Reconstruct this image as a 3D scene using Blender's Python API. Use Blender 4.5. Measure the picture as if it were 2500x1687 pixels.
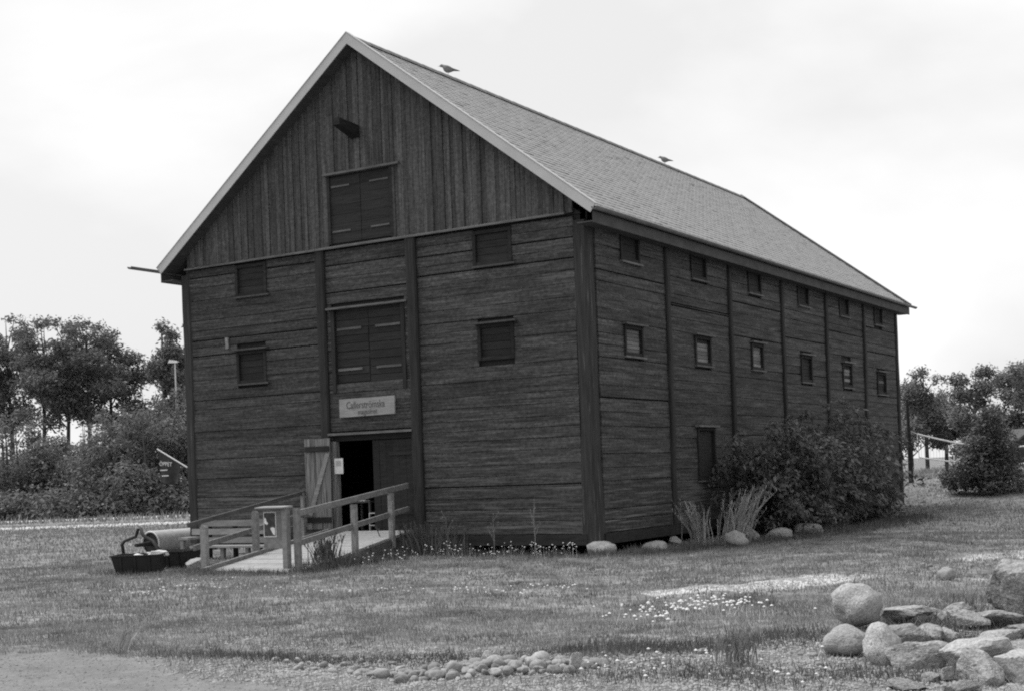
import bpy, bmesh, math, random
import numpy as np
from mathutils import Vector, Matrix, noise as mnoise

R = math.radians
scene = bpy.context.scene
for o in list(bpy.data.objects):
    bpy.data.objects.remove(o)
COL = scene.collection

# ------------------------------------------------------------------ camera
# 35 mm film camera, normal lens held level with a slight roll, framed high (rise)
cam_d = bpy.data.cameras.new('camera'); cam_d.sensor_width = 36.0; cam_d.lens = 48.44
cam_d.shift_x = -0.0045; cam_d.shift_y = 0.1234
cam_d.clip_start = 0.1; cam_d.clip_end = 6000
cam = bpy.data.objects.new('camera', cam_d); COL.objects.link(cam)
cam.location = (14.88, -28.39, 1.953)
cam.rotation_euler = (Matrix.Rotation(0.5394, 4, 'Z') @ Matrix.Rotation(R(90), 4, 'X') @ Matrix.Rotation(-0.0366, 4, 'Z')).to_euler()
scene.camera = cam

# ------------------------------------------------------------------ sky + sun
SUN_AZ = R(-92)      # measured from +Y towards +X: the sun stands behind and to the left
SUN_EL = R(57)
world = bpy.data.worlds.new('World'); scene.world = world; world.use_nodes = True
wt = world.node_tree; wt.nodes.clear()
def wn(t, **k):
    n = wt.nodes.new(t)
    for a, b in k.items(): setattr(n, a, b)
    return n
w_out = wn('ShaderNodeOutputWorld'); w_bg = wn('ShaderNodeBackground')
sky = wn('ShaderNodeTexSky', sky_type='NISHITA'); sky.sun_disc = False
sky.sun_elevation = SUN_EL; sky.sun_rotation = SUN_AZ; sky.air_density = 1.6; sky.dust_density = 4.0; sky.ozone_density = 1.0
w_bw = wn('ShaderNodeRGBToBW')
w_tc = wn('ShaderNodeTexCoord'); w_map = wn('ShaderNodeMapping'); w_map.inputs['Scale'].default_value = (1.0, 1.0, 2.0)
w_n = wn('ShaderNodeTexNoise'); w_n.inputs['Scale'].default_value = 2.6; w_n.inputs['Detail'].default_value = 6; w_n.inputs['Roughness'].default_value = .48; w_n.inputs['Distortion'].default_value = .25
w_r = wn('ShaderNodeMapRange'); w_r.inputs['From Min'].default_value = .42; w_r.inputs['From Max'].default_value = .64
w_r.inputs['To Min'].default_value = 4.3; w_r.inputs['To Max'].default_value = 5.5
w_mix = wn('ShaderNodeMix', data_type='FLOAT'); w_mix.inputs['Factor'].default_value = .9
L = wt.links.new
L(sky.outputs[0], w_bw.inputs[0]); L(w_tc.outputs['Generated'], w_map.inputs[0]); L(w_map.outputs[0], w_n.inputs['Vector'])
L(w_n.outputs['Fac'], w_r.inputs['Value']); L(w_bw.outputs[0], w_mix.inputs['A']); L(w_r.outputs[0], w_mix.inputs['B'])
L(w_mix.outputs['Result'], w_bg.inputs['Color']); w_bg.inputs['Strength'].default_value = .1; L(w_bg.outputs[0], w_out.inputs[0])

sun_d = bpy.data.lights.new('sun', 'SUN'); sun_d.energy = 2.0; sun_d.angle = R(34); sun_d.color = (1, 1, 1)
sun = bpy.data.objects.new('sun', sun_d); COL.objects.link(sun)
sd = Vector((math.sin(SUN_AZ) * math.cos(SUN_EL), math.cos(SUN_AZ) * math.cos(SUN_EL), math.sin(SUN_EL)))
sun.rotation_euler = sd.to_track_quat('Z', 'Y').to_euler(); sun.location = (-30, 30, 40)

vs = scene.view_settings
vs.view_transform = 'Standard'; vs.look = 'None'; vs.exposure = 1.0; vs.gamma = 1.0; vs.use_curve_mapping = False
scene.cycles.pixel_filter_type = 'BLACKMAN_HARRIS'; scene.cycles.filter_width = 2.0
scene.cycles.max_bounces = 6; scene.cycles.diffuse_bounces = 3; scene.cycles.transparent_max_bounces = 8
scene.cycles.use_denoising = False

# ------------------------------------------------------------------ materials (black-and-white film: neutral greys)
MATS = {}
def mat(name, lo, hi, scale=4.0, stretch=(1, 1, 1), rough=.85, bump=0.0, detail=6, rand=0.0, tone=False, transl=0.0,
        spot=None, metal=0.0, bscale=None, extra=None, spec=.3, fine=None):
    """grey procedural material: stretched noise between lo and hi, per-object variation, vertex 'tone', bump"""
    m = bpy.data.materials.new(name); m.use_nodes = True; MATS[name] = m
    t = m.node_tree; ns = t.nodes; lk = t.links.new; b = ns['Principled BSDF']; out = ns['Material Output']
    b.inputs['Roughness'].default_value = rough; b.inputs['Metallic'].default_value = metal
    b.inputs['Specular IOR Level'].default_value = spec
    tc = ns.new('ShaderNodeTexCoord'); mp = ns.new('ShaderNodeMapping'); mp.inputs['Scale'].default_value = stretch
    lk(tc.outputs['Object'], mp.inputs[0])
    nz = ns.new('ShaderNodeTexNoise'); nz.inputs['Scale'].default_value = scale; nz.inputs['Detail'].default_value = detail; nz.inputs['Roughness'].default_value = .62
    lk(mp.outputs[0], nz.inputs['Vector'])
    mr = ns.new('ShaderNodeMapRange'); mr.inputs['From Min'].default_value = .3; mr.inputs['From Max'].default_value = .7
    mr.inputs['To Min'].default_value = lo; mr.inputs['To Max'].default_value = hi
    lk(nz.outputs['Fac'], mr.inputs['Value']); val = mr.outputs[0]
    def mul(a, bb):
        n = ns.new('ShaderNodeMath'); n.operation = 'MULTIPLY'; lk(a, n.inputs[0])
        if isinstance(bb, float): n.inputs[1].default_value = bb
        else: lk(bb, n.inputs[1])
        return n.outputs[0]
    if fine:   # small-scale mottling: (scale, amount)
        n4 = ns.new('ShaderNodeTexNoise'); n4.inputs['Scale'].default_value = fine[0]; n4.inputs['Detail'].default_value = 3; mp4 = ns.new('ShaderNodeMapping'); mp4.inputs['Scale'].default_value = fine[2] if len(fine) > 2 else (1, 1, 1); lk(tc.outputs['Object'], mp4.inputs[0]); lk(mp4.outputs[0], n4.inputs['Vector'])
        q4 = ns.new('ShaderNodeMapRange'); q4.inputs['From Min'].default_value = .3; q4.inputs['From Max'].default_value = .7; q4.inputs['To Min'].default_value = 1 - fine[1]; q4.inputs['To Max'].default_value = 1 + fine[1]
        lk(n4.outputs['Fac'], q4.inputs['Value']); val = mul(val, q4.outputs[0])
        if len(fine) > 3:   # coarse grit over the streaks
            n5 = ns.new('ShaderNodeTexNoise'); n5.inputs['Scale'].default_value = fine[3]; n5.inputs['Detail'].default_value = 4; n5.inputs['Roughness'].default_value = .75; mp5 = ns.new('ShaderNodeMapping'); mp5.inputs['Scale'].default_value = (1, 1, 1.8); lk(tc.outputs['Object'], mp5.inputs[0]); lk(mp5.outputs[0], n5.inputs['Vector'])
            q5 = ns.new('ShaderNodeMapRange'); q5.inputs['From Min'].default_value = .32; q5.inputs['From Max'].default_value = .68; q5.inputs['To Min'].default_value = 1 - fine[4]; q5.inputs['To Max'].default_value = 1 + fine[4]; lk(n5.outputs['Fac'], q5.inputs['Value']); val = mul(val, q5.outputs[0])
    if rand:
        oi = ns.new('ShaderNodeObjectInfo'); q = ns.new('ShaderNodeMapRange')
        q.inputs['To Min'].default_value = 1 - rand; q.inputs['To Max'].default_value = 1 + rand
        lk(oi.outputs['Random'], q.inputs['Value']); val = mul(val, q.outputs[0])
    if tone:
        at = ns.new('ShaderNodeAttribute'); at.attribute_name = 'tone'; val = mul(val, at.outputs['Fac'])
    if spot:   # (scale, stretch, threshold, value) larger pale or dark worn patches
        sc, st, th, v = spot
        mp2 = ns.new('ShaderNodeMapping'); mp2.inputs['Scale'].default_value = st; lk(tc.outputs['Object'], mp2.inputs[0])
        n2 = ns.new('ShaderNodeTexNoise'); n2.inputs['Scale'].default_value = sc; n2.inputs['Detail'].default_value = 5; n2.inputs['Roughness'].default_value = .6
        lk(mp2.outputs[0], n2.inputs['Vector'])
        r2 = ns.new('ShaderNodeMapRange'); r2.inputs['From Min'].default_value = th; r2.inputs['From Max'].default_value = th + .12
        lk(n2.outputs['Fac'], r2.inputs['Value'])
        mx = ns.new('ShaderNodeMix'); mx.data_type = 'FLOAT'; lk(r2.outputs[0], mx.inputs['Factor']); lk(val, mx.inputs['A']); mx.inputs['B'].default_value = v
        val = mx.outputs['Result']
    if extra: val = extra(m, val, tc, nz)
    lk(val, b.inputs['Base Color'])
    if bump:
        bp = ns.new('ShaderNodeBump'); bp.inputs['Strength'].default_value = .6; bp.inputs['Distance'].default_value = bump
        src = nz.outputs['Fac']
        if bscale:
            n3 = ns.new('ShaderNodeTexNoise'); n3.inputs['Scale'].default_value = bscale; n3.inputs['Detail'].default_value = 8
            lk(mp.outputs[0], n3.inputs['Vector']); src = n3.outputs['Fac']
        lk(src, bp.inputs['Height']); lk(bp.outputs[0], b.inputs['Normal'])
    if transl:
        tr = ns.new('ShaderNodeBsdfTranslucent'); lk(val, tr.inputs['Color'])
        ms = ns.new('ShaderNodeMixShader'); ms.inputs[0].default_value = transl
        lk(b.outputs[0], ms.inputs[1]); lk(tr.outputs[0], ms.inputs[2]); lk(ms.outputs[0], out.inputs['Surface'])
    return m

def worn_base(m, val, tc, nz):
    """tar worn off in long pale streaks low on the planks"""
    t = m.node_tree; ns = t.nodes; lk = t.links.new
    sx = ns.new('ShaderNodeSeparateXYZ'); lk(tc.outputs['Object'], sx.inputs[0])
    hm = ns.new('ShaderNodeMapRange'); hm.inputs['From Min'].default_value = 2.6; hm.inputs['From Max'].default_value = .7; lk(sx.outputs['Z'], hm.inputs['Value'])
    mp = ns.new('ShaderNodeMapping'); mp.inputs['Scale'].default_value = (.35, .35, 9); lk(tc.outputs['Object'], mp.inputs[0])
    n2 = ns.new('ShaderNodeTexNoise'); n2.inputs['Scale'].default_value = 1.3; n2.inputs['Detail'].default_value = 7; lk(mp.outputs[0], n2.inputs['Vector'])
    r2 = ns.new('ShaderNodeMapRange'); r2.inputs['From Min'].default_value = .52; r2.inputs['From Max'].default_value = .70; lk(n2.outputs['Fac'], r2.inputs['Value'])
    mu = ns.new('ShaderNodeMath'); mu.operation = 'MULTIPLY'; lk(hm.outputs[0], mu.inputs[0]); lk(r2.outputs[0], mu.inputs[1])
    mx = ns.new('ShaderNodeMix'); mx.data_type = 'FLOAT'; lk(mu.outputs[0], mx.inputs['Factor']); lk(val, mx.inputs['A']); mx.inputs['B'].default_value = .19
    return mx.outputs['Result']

mat('tarred_plank', .020, .082, 1.7, (.3, .3, 6), bump=.016, rand=.2, spot=(1.6, (.35, .35, 3.5), .62, .12), extra=worn_base, bscale=5, fine=(5, .42, (.22, .22, 5.5), 10, .55))
mat('tarred_board', .034, .098, 3.0, (9, 9, .45), bump=.01, rand=.30, fine=(14, .25, (1, 1, 1), 10, .3))
mat('tarred_post', .012, .036, 3.0, (7, 7, .5), bump=.015, rand=.15)
mat('corner_post', .016, .05, 3.0, (8, 8, .4), bump=.02, spot=(2.0, (7, 7, .28), .61, .2))
mat('dark_timber', .010, .028, 4.0, (1, 1, 4), bump=.008, rand=.25)
mat('hatch_wood', .012, .03, 3.0, (.6, .6, 8), bump=.01, rand=.25)
mat('worn_slat', .11, .22, 3.0, (.6, .6, 9), bump=.01, rand=.35)
mat('trim_wood', .07, .15, 3.0, (1, 1, 5), bump=.008, rand=.25)
mat('door_wood', .05, .27, 3.0, (9, 9, .5), bump=.01, rand=.15, spot=(2.0, (6, 6, .4), .60, .045))
mat('grey_wood', .13, .26, 3.0, (3, 3, 3), bump=.008, rand=.2, bscale=12)
mat('deck_wood', .22, .36, 3.0, (6, 1, 1), bump=.006, rand=.12)
mat('bench_wood', .17, .3, 4.0, (.7, 3, 3), bump=.006, rand=.15)
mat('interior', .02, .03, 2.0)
mat('roof_tile', .225, .285, 2.5, (1, 1, 1), rough=.7, rand=.05, bump=.004, bscale=18, tone=True)
mat('verge_metal', .40, .48, 1.5, (1, 1, 1), rough=.55, spec=.4)
mat('gutter_metal', .10, .17, 3.0, rough=.5)
mat('soffit', .045, .08, 3.0, (3, .5, 1))
mat('sign_board', .20, .33, 5.0, (.6, 1, 6), bump=.003)
mat('lettering', .06, .13, 9.0)
mat('paper', .5, .7, 8.0)
mat('print_dark', .03, .09, 12.0)
mat('iron', .02, .045, 6.0, rough=.6, bump=.004)
mat('drum_steel', .30, .46, 2.0, (1, 4, 4), rough=.5)
mat('black_plastic', .012, .022, 4.0, rough=.55)
mat('pale_cloth', .45, .7, 10.0, bump=.01)
mat('white_paint', .6, .78, 4.0, rough=.5)
mat('flag_cloth', .02, .04, 8.0)
mat('stone', .2, .4, 3.2, bump=.03, detail=9, rand=.16, bscale=9, spot=(3.5, (1, 1, 1), .58, .13), fine=(16, .3))
mat('rubble', .14, .34, 4.0, (1, 1, 2), bump=.035, detail=10, rand=.2, bscale=9, spot=(4.0, (1, 1, 1), .56, .08), fine=(14, .35))
mat('cobble', .17, .33, 4.0, bump=.01, detail=8, rand=.28)
mat('grass', .085, .34, 1.0, (1, 1, 1), rough=.9, tone=True, transl=.25, detail=8)
mat('dry_grass', .24, .42, 2.0, rough=.9, tone=True, transl=.25)
mat('weed', .07, .15, 2.0, rough=.9, tone=True, transl=.3)
mat('flower', .5, .7, 2.0, rough=.8)
mat('leaf', .10, .20, .5, rough=.75, tone=True, transl=.28, spec=.25)
mat('leaf_far', .11, .21, .12, rough=.9, tone=True, transl=.3, spec=.1)
mat('shrub_leaf', .05, .145, .8, rough=.6, tone=True, transl=.22, spec=.35)
mat('bark', .05, .11, 3.0, (4, 4, .6), bump=.02)
mat('gull_grey', .17, .25, 8.0)
mat('gull_white', .5, .65, 8.0)
mat('shed_wall', .03, .06, 2.0, (6, 6, .5))
mat('shed_roof', .05, .09, 3.0)
mat('lamp_metal', .45, .6, 3.0, rough=.5)
mat('rope', .6, .75, 8.0)

def ground_material():
    m = bpy.data.materials.new('ground'); m.use_nodes = True; MATS['ground'] = m
    t = m.node_tree; ns = t.nodes; lk = t.links.new; b = ns['Principled BSDF']
    b.inputs['Roughness'].default_value = .95; b.inputs['Specular IOR Level'].default_value = .1
    tc = ns.new('ShaderNodeTexCoord')
    def nz(scale, lo, hi, a=.32, c=.68, st=(1, 1, 1)):
        mp = ns.new('ShaderNodeMapping'); mp.inputs['Scale'].default_value = st; lk(tc.outputs['Object'], mp.inputs[0])
        n = ns.new('ShaderNodeTexNoise'); n.inputs['Scale'].default_value = scale; n.inputs['Detail'].default_value = 9; n.inputs['Roughness'].default_value = .65
        lk(mp.outputs[0], n.inputs['Vector'])
        r = ns.new('ShaderNodeMapRange'); r.inputs['From Min'].default_value = a; r.inputs['From Max'].default_value = c
        r.inputs['To Min'].default_value = lo; r.inputs['To Max'].default_value = hi; lk(n.outputs['Fac'], r.inputs['Value']); return r.outputs[0], n
    def mix(f, a, bb):
        x = ns.new('ShaderNodeMix'); x.data_type = 'FLOAT'; lk(f, x.inputs['Factor']); lk(a, x.inputs['A']); lk(bb, x.inputs['B']); return x.outputs['Result']
    def mm(a, bb, op='MULTIPLY'):
        x = ns.new('ShaderNodeMath'); x.operation = op; lk(a, x.inputs[0])
        if isinstance(bb, float): x.inputs[1].default_value = bb
        else: lk(bb, x.inputs[1])
        return x.outputs[0]
    g1, n1 = nz(.6, .6, 1.3); g2, _ = nz(3.5, .09, .27)
    grass = mm(g1, g2)
    soil, _ = nz(5.0, .08, .22); grav, n3 = nz(30.0, .36, .54)
    sand, _ = nz(22.0, .15, .215); s2, _ = nz(1.3, .72, 1.15); sand = mm(sand, s2)
    def att(n):
        a = ns.new('ShaderNodeAttribute'); a.attribute_name = n; e, _ = nz(2.2, -.28, .28); s = mm(a.outputs['Fac'], e, 'ADD')
        r = ns.new('ShaderNodeMapRange'); r.inputs['From Min'].default_value = .38; r.inputs['From Max'].default_value = .62; lk(s, r.inputs['Value']); return r.outputs[0]
    v = mix(att('soil'), grass, soil); v = mix(att('gravel'), v, grav); v = mix(att('sand'), v, sand)
    lk(v, b.inputs['Base Color'])
    bp = ns.new('ShaderNodeBump'); bp.inputs['Strength'].default_value = .5; bp.inputs['Distance'].default_value = .03
    _, nb = nz(18, 0, 1); lk(nb.outputs['Fac'], bp.inputs['Height']); lk(bp.outputs[0], b.inputs['Normal'])
ground_material()

# ------------------------------------------------------------------ helpers
def obj(name, me, m=None, parent=None):
    o = bpy.data.objects.new(name, me); COL.objects.link(o)
    if m and not me.materials: me.materials.append(MATS[m])
    if parent: o.parent = parent
    return o
def tag(o, label=None, cat=None, group=None, kind=None):
    if label: o['label'] = label
    if cat: o['category'] = cat
    if group: o['group'] = group
    if kind: o['kind'] = kind
    return o
def thing(name, label, cat, loc=(0, 0, 0), group=None, rz=0.0):
    o = bpy.data.objects.new(name, None); COL.objects.link(o); o.empty_display_size = .2
    o.location = loc; o.rotation_euler = (0, 0, rz)
    return tag(o, label, cat, group)
class MB:
    """collects polygons into one mesh"""
    def __init__(s): s.v = []; s.f = []; s.sm = False
    def add(s, v, f):
        n = len(s.v); s.v += [tuple(p) for p in v]; s.f += [tuple(i + n for i in q) for q in f]; return s
    def hexa(s, p):  # 8 points: bottom 4 ccw, top 4 ccw
        return s.add(p, [(3, 2, 1, 0), (4, 5, 6, 7), (0, 1, 5, 4), (1, 2, 6, 5), (2, 3, 7, 6), (3, 0, 4, 7)])
    def box(s, x0, x1, y0, y1, z0, z1):
        return s.hexa([(x0, y0, z0), (x1, y0, z0), (x1, y1, z0), (x0, y1, z0), (x0, y0, z1), (x1, y0, z1), (x1, y1, z1), (x0, y1, z1)])
    def bar(s, a, b, w, h, up=(0, 0, 1)):
        a = Vector(a); b = Vector(b); d = (b - a).normalized(); u = Vector(up)
        sd_ = d.cross(u).normalized() * (w / 2); u = sd_.cross(d).normalized() * (h / 2)
        return s.hexa([a - sd_ - u, a + sd_ - u, b + sd_ - u, b - sd_ - u, a - sd_ + u, a + sd_ + u, b + sd_ + u, b - sd_ + u])
    def tube(s, pts, radii, n=8, cap=True):
        pts = [Vector(p) for p in pts]; k = len(pts)
        if not hasattr(radii, '__len__'): radii = [radii] * k
        prev = None; rings = []
        for i in range(k):
            d = (pts[min(i + 1, k - 1)] - pts[max(i - 1, 0)]).normalized()
            if prev is None: a = d.orthogonal().normalized()
            else: a = (prev - d * prev.dot(d)).normalized()
            prev = a; b = d.cross(a)
            rings.append([pts[i] + (a * math.cos(2 * math.pi * j / n) + b * math.sin(2 * math.pi * j / n)) * radii[i] for j in range(n)])
        n0 = len(s.v); s.v += [tuple(p) for r in rings for p in r]
        for i in range(k - 1):
            for j in range(n):
                s.f.append((n0 + i * n + j, n0 + i * n + (j + 1) % n, n0 + (i + 1) * n + (j + 1) % n, n0 + (i + 1) * n + j))
        if cap:
            s.f.append(tuple(n0 + j for j in reversed(range(n)))); s.f.append(tuple(n0 + (k - 1) * n + j for j in range(n)))
        return s
    def mesh(s, name='mesh', smooth=False):
        me = bpy.data.meshes.new(name); me.from_pydata(s.v, [], s.f); me.update()
        if smooth: me.polygons.foreach_set('use_smooth', [True] * len(me.polygons))
        return me
    def build(s, name, m, parent=None, smooth=False): return obj(name, s.mesh(name, smooth), m, parent)
def np_mesh(name, V, k, tone=None, nv=None):
    """V: (n*k,3) corner vertices, faces are consecutive runs of k vertices"""
    V = np.asarray(V, np.float32); n = len(V) // k
    me = bpy.data.meshes.new(name); me.vertices.add(len(V)); me.vertices.foreach_set('co', V.ravel())
    me.loops.add(n * k); me.loops.foreach_set('vertex_index', np.arange(n * k, dtype=np.int32))
    me.polygons.add(n); me.polygons.foreach_set('loop_start', np.arange(0, n * k, k, dtype=np.int32))
    if tone is not None:
        a = me.attributes.new('tone', 'FLOAT', 'POINT'); a.data.foreach_set('value', np.repeat(np.asarray(tone, np.float32), k))
    me.update(calc_edges=True); return me
def smooth(a, b, x):
    t = np.clip((np.asarray(x, float) - a) / (b - a), 0, 1); return t * t * (3 - 2 * t)
def fbm(x, y, s=1.0, seed=0):
    x = np.asarray(x, float); y = np.asarray(y, float); r = np.zeros(np.broadcast(x, y).shape); rg = np.random.RandomState(seed)
    for i in range(6):
        a = rg.uniform(0, 6.28); k = s * 1.75 ** i; p = rg.uniform(0, 6.28, 2); b = rg.uniform(0, 6.28)
        r = r + (np.sin(k * (x * math.cos(a) + y * math.sin(a)) + p[0] + 1.3 * np.sin(k * .6 * (x * math.cos(b) + y * math.sin(b)) + p[1]))) * .62 ** i
    return r / 2.2

def ground_z(x, y):
    x = np.asarray(x, float); y = np.asarray(y, float)
    z = 1.0 * smooth(23, 38, y) * smooth(-18, -6, x)
    z = z + .14 * np.exp(-((x - 12.6) ** 2 + (y + 13.3) ** 2) / 5.0) + .10 * np.exp(-(((x - 6.45) / .5) ** 2 + ((y + 8.9) / .6) ** 2))
    z = z - .12 * smooth(-13.5, -15.5, x) * smooth(9, 3, np.abs(y - 1.0))
    near = smooth(60, 20, np.hypot(x, y + 8)); inb = smooth(.4, -.4, np.abs(x + 6.4) - 6.4) * smooth(.4, -.4, np.abs(y - 12.9) - 12.9)
    z = z + near * (.05 * fbm(x, y, .5, 3) + .026 * fbm(x, y, 2.1, 5) + .012 * fbm(x, y, 5.5, 6)) * (1 - inb)
    z = z - .13 * smooth(1.0, .1, np.abs(y + .1)) * smooth(-4.6, -3.2, x) * smooth(1.2, .3, x)
    return z - .1 * inb
def gz(x, y): return float(ground_z(x, y))

def seg_dist(x, y, pts):
    d = np.full(np.shape(x), 1e9)
    for (ax, ay), (bx, by) in zip(pts[:-1], pts[1:]):
        t = np.clip(((x - ax) * (bx - ax) + (y - ay) * (by - ay)) / ((bx - ax) ** 2 + (by - ay) ** 2), 0, 1)
        d = np.minimum(d, np.hypot(x - ax - t * (bx - ax), y - ay - t * (by - ay)))
    return d
def gravel_mask(x, y):
    g = 1.25 * smooth(.9, .3, seg_dist(x, y, [(6.1, -8.9), (7.0, -8.3), (7.5, -7.2), (7.9, -5.6)]))
    g = np.maximum(g, 1.1 * smooth(.5, .15, seg_dist(x, y, [(9.3, -7.2), (10.4, -6.2)])))
    g = np.maximum(g, 1.1 * smooth(1.2, .3, seg_dist(x, y, [(8.9, -1.9), (9.6, .5), (10.8, 2.5)])))
    g = np.maximum(g, .7 * smooth(.9, .2, seg_dist(x, y, [(8.3, 7.5), (10, 11)])))
    D = -(x - 14.88) * .5136 + (y + 28.39) * .858; bands = np.maximum(smooth(6, 2, np.abs(D - 88)), .9 * smooth(5, 1, np.abs(D - 71)))
    g = g * np.clip(.75 + .75 * fbm(x, y, 1.5, 14), .15, 1)
    return np.maximum(g, .8 * bands * smooth(-18, -24, x))
def sand_mask(x, y):
    # pale gravel road running past the photographer on the left
    e = -17.0 - .32 * (x - 1.8) + .15 * np.sin(x * 2.3)
    a = smooth(.35, -.25, y - e) * smooth(.3, -.25, y - (-16.9 + 2.2 * (x - 1.81)))
    far = smooth(1.3, .5, np.abs(y - (9 + .28 * (x + 40)) ) / 2.2) * smooth(-17, -22, x)
    return np.maximum(np.maximum(a, 0) , .0 * far)
def soil_mask(x, y):
    s = smooth(-15.0, -16.2, y + .28 * (x - 6) - .35 * np.sin(x * 1.1)) * smooth(2.5, 5, x)
    s = np.maximum(s, smooth(-13.2, -14.4, y - .25 * (x - 10)) * smooth(7.6, 9.2, x))
    return s

# ------------------------------------------------------------------ ground sheet
def axis(*parts): return np.concatenate([np.linspace(a, b, n, endpoint=False) for a, b, n in parts] + [[parts[-1][1]]])
gx = axis((-2500, -300, 6), (-300, -90, 12), (-90, -20, 50), (-20, -2, 70), (-2, 16, 200), (16, 40, 40), (40, 300, 14), (300, 2500, 6))
gy = axis((-400, -40, 8), (-40, -22, 20), (-22, 2, 260), (2, 40, 110), (40, 120, 40), (120, 400, 12), (400, 4000, 8))
GX, GY = np.meshgrid(gx, gy); GZ = ground_z(GX, GY)
me = bpy.data.meshes.new('ground'); nx, ny = len(gx), len(gy)
V = np.stack([GX.ravel(), GY.ravel(), GZ.ravel()], 1).astype(np.float32)
idx = np.arange(nx * ny).reshape(ny, nx); Fq = np.stack([idx[:-1, :-1].ravel(), idx[:-1, 1:].ravel(), idx[1:, 1:].ravel(), idx[1:, :-1].ravel()], 1).astype(np.int32)
me.vertices.add(len(V)); me.vertices.foreach_set('co', V.ravel()); me.loops.add(Fq.size); me.loops.foreach_set('vertex_index', Fq.ravel())
me.polygons.add(len(Fq)); me.polygons.foreach_set('loop_start', np.arange(0, Fq.size, 4, dtype=np.int32)); me.polygons.foreach_set('use_smooth', [True] * len(Fq))
for an, fn in (('gravel', gravel_mask), ('sand', sand_mask), ('soil', soil_mask)):
    a = me.attributes.new(an, 'FLOAT', 'POINT'); a.data.foreach_set('value', fn(GX.ravel(), GY.ravel()).astype(np.float32))
me.update(calc_edges=True)
tag(obj('ground', me, 'ground'), kind='structure')

# ------------------------------------------------------------------ the barn
W, LEN = 12.73, 25.75
RX, RZ = -W / 2, 13.10          # ridge (top of roof deck)
EX, EZ = .437, 7.93             # eave edge
OF, OB = .47, .62               # overhang at the gables
SL = math.hypot(EX - RX, RZ - EZ); SD = Vector(((EX - RX) / SL, 0, (EZ - RZ) / SL)); SN = Vector((-SD.z, 0, SD.x))   # slope direction, slope normal
rnd = random.Random(7)
barn = thing('timber_barn', 'big dark tarred timber barn with steep tiled gable roof, raised on stones', 'barn')

def plank_mesh(x0, x1, z0, z1, t, front, skew=0.0, out=0.0):
    """a horizontal plank; front: runs along X at Y=0, else along Y at X=0"""
    g = .009; c = rnd.uniform(-.004, .004); e = rnd.uniform(-.004, .004)
    o0 = -out - t; mb = MB()
    def pt(a, d, z): return (a, d, z) if front else (-d, a, z)
    # profile with chamfered edges (outer face at d=o0)
    prof = [(0, z0), (o0 + g, z0), (o0, z0 + g), (o0, z1 - g), (o0 + g, z1), (0, z1)]
    n = len(prof); v = [pt(x0, d, z + c) for d, z in prof] + [pt((x0 + x1) / 2, d - rnd.uniform(0, .006), z + (c + e) / 2) for d, z in prof] + [pt(x1, d, z + e) for d, z in prof]
    f = []
    for k in range(2):
        for i in range(n):
            q = (k * n + i, k * n + (i + 1) % n, (k + 1) * n + (i + 1) % n, (k + 1) * n + i)
            f.append(q if front else q[::-1])
    f.append(tuple(range(n))[::-1] if front else tuple(range(n))); f.append(tuple(range(2 * n, 3 * n)) if front else tuple(range(2 * n, 3 * n))[::-1])
    return mb.add(v, f).mesh('wall_plank')

def plank_rows(x0, x1, z0, z1, front, wide=(), holes=()):
    """rows of planks from z0 to z1 between two posts; wide: heights of open joints; holes: (a0,a1,b0,b1) openings"""
    cuts = sorted([z0, z1] + [w for w in wide if z0 < w < z1]); rows = []
    for a, b in zip(cuts[:-1], cuts[1:]):
        n = max(1, round((b - a) / rnd.uniform(.26, .31))); hs = [rnd.uniform(.8, 1.2) for _ in range(n)]; s = sum(hs); z = a
        for h in hs: rows.append((z, z + h * (b - a) / s)); z += h * (b - a) / s
    for a, b in rows:
        gb = .030 if any(abs(a - w) < 1e-4 for w in wide) else (.002 if rnd.random() < .6 else .009)
        spans = [(x0, x1)]
        for (h0, h1, k0, k1) in holes:
            if b - .04 > k0 and a + .04 < k1:
                ns_ = []
                for (p, q) in spans:
                    if h0 <= p and h1 >= q: continue
                    if h0 > p and h0 < q: ns_.append((p, h0))
                    if h1 < q and h1 > p: ns_.append((h1, q))
                    if h1 <= p or h0 >= q: ns_.append((p, q))
                spans = ns_
        for (p, q) in spans:
            obj('wall_plank', plank_mesh(p, q, a + gb, b - .001, .07, front, out=rnd.uniform(-.009, .009)), 'tarred_plank', barn)

ZB, ZT = .46, 7.86
# openings (a0, a1, z0, z1)
win_front = [(-10.75, -9.65, 6.97, 7.82), (-10.80, -9.76, 4.62, 5.50), (-3.08, -1.98, 6.97, 7.82), (-3.03, -2.0, 4.68, 5.55)]
DOOR = (-7.62, -5.06, .60, 3.06); LOFT = (-7.52, -5.18, 4.38, 6.32)
plank_rows(-12.45, -7.95, ZB, ZT, True, (7.62, 5.88, 5.45), win_front[:2])
plank_rows(-7.65, -5.05, ZB, ZT, True, (7.45, 6.75, 3.14), [(DOOR[0], DOOR[1], .3, 3.12), LOFT])
plank_rows(-4.75, -.31, ZB, ZT, True, (6.88, 7.36, 1.62), win_front[2:])
bays = [0.3, 4.2, 8.45, 12.74, 17.0, 21.3, 25.55]
win_up = [(y, y + 1.06, 6.98, 7.66) for y in (1.58, 5.8, 9.95, 14.26, 18.53, 22.7)]
win_mid = [(1.62, 2.65, 4.68, 5.42), (5.87, 6.96, 4.66, 5.45), (10.0, 10.98, 4.72, 5.5), (14.33, 15.4, 4.52, 5.38), (18.65, 19.72, 4.5, 5.34), (22.8, 23.95, 4.38, 5.2)]
win_low = [(5.82, 7.02, 1.55, 2.98), (18.5, 19.7, 1.3, 2.74)]
side_wide = [(6.62, 3.62), (6.12, 6.18), (5.62, 6.6), (5.86, 4.74), (6.36, 3.2), (5.9, 6.8)]
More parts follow.
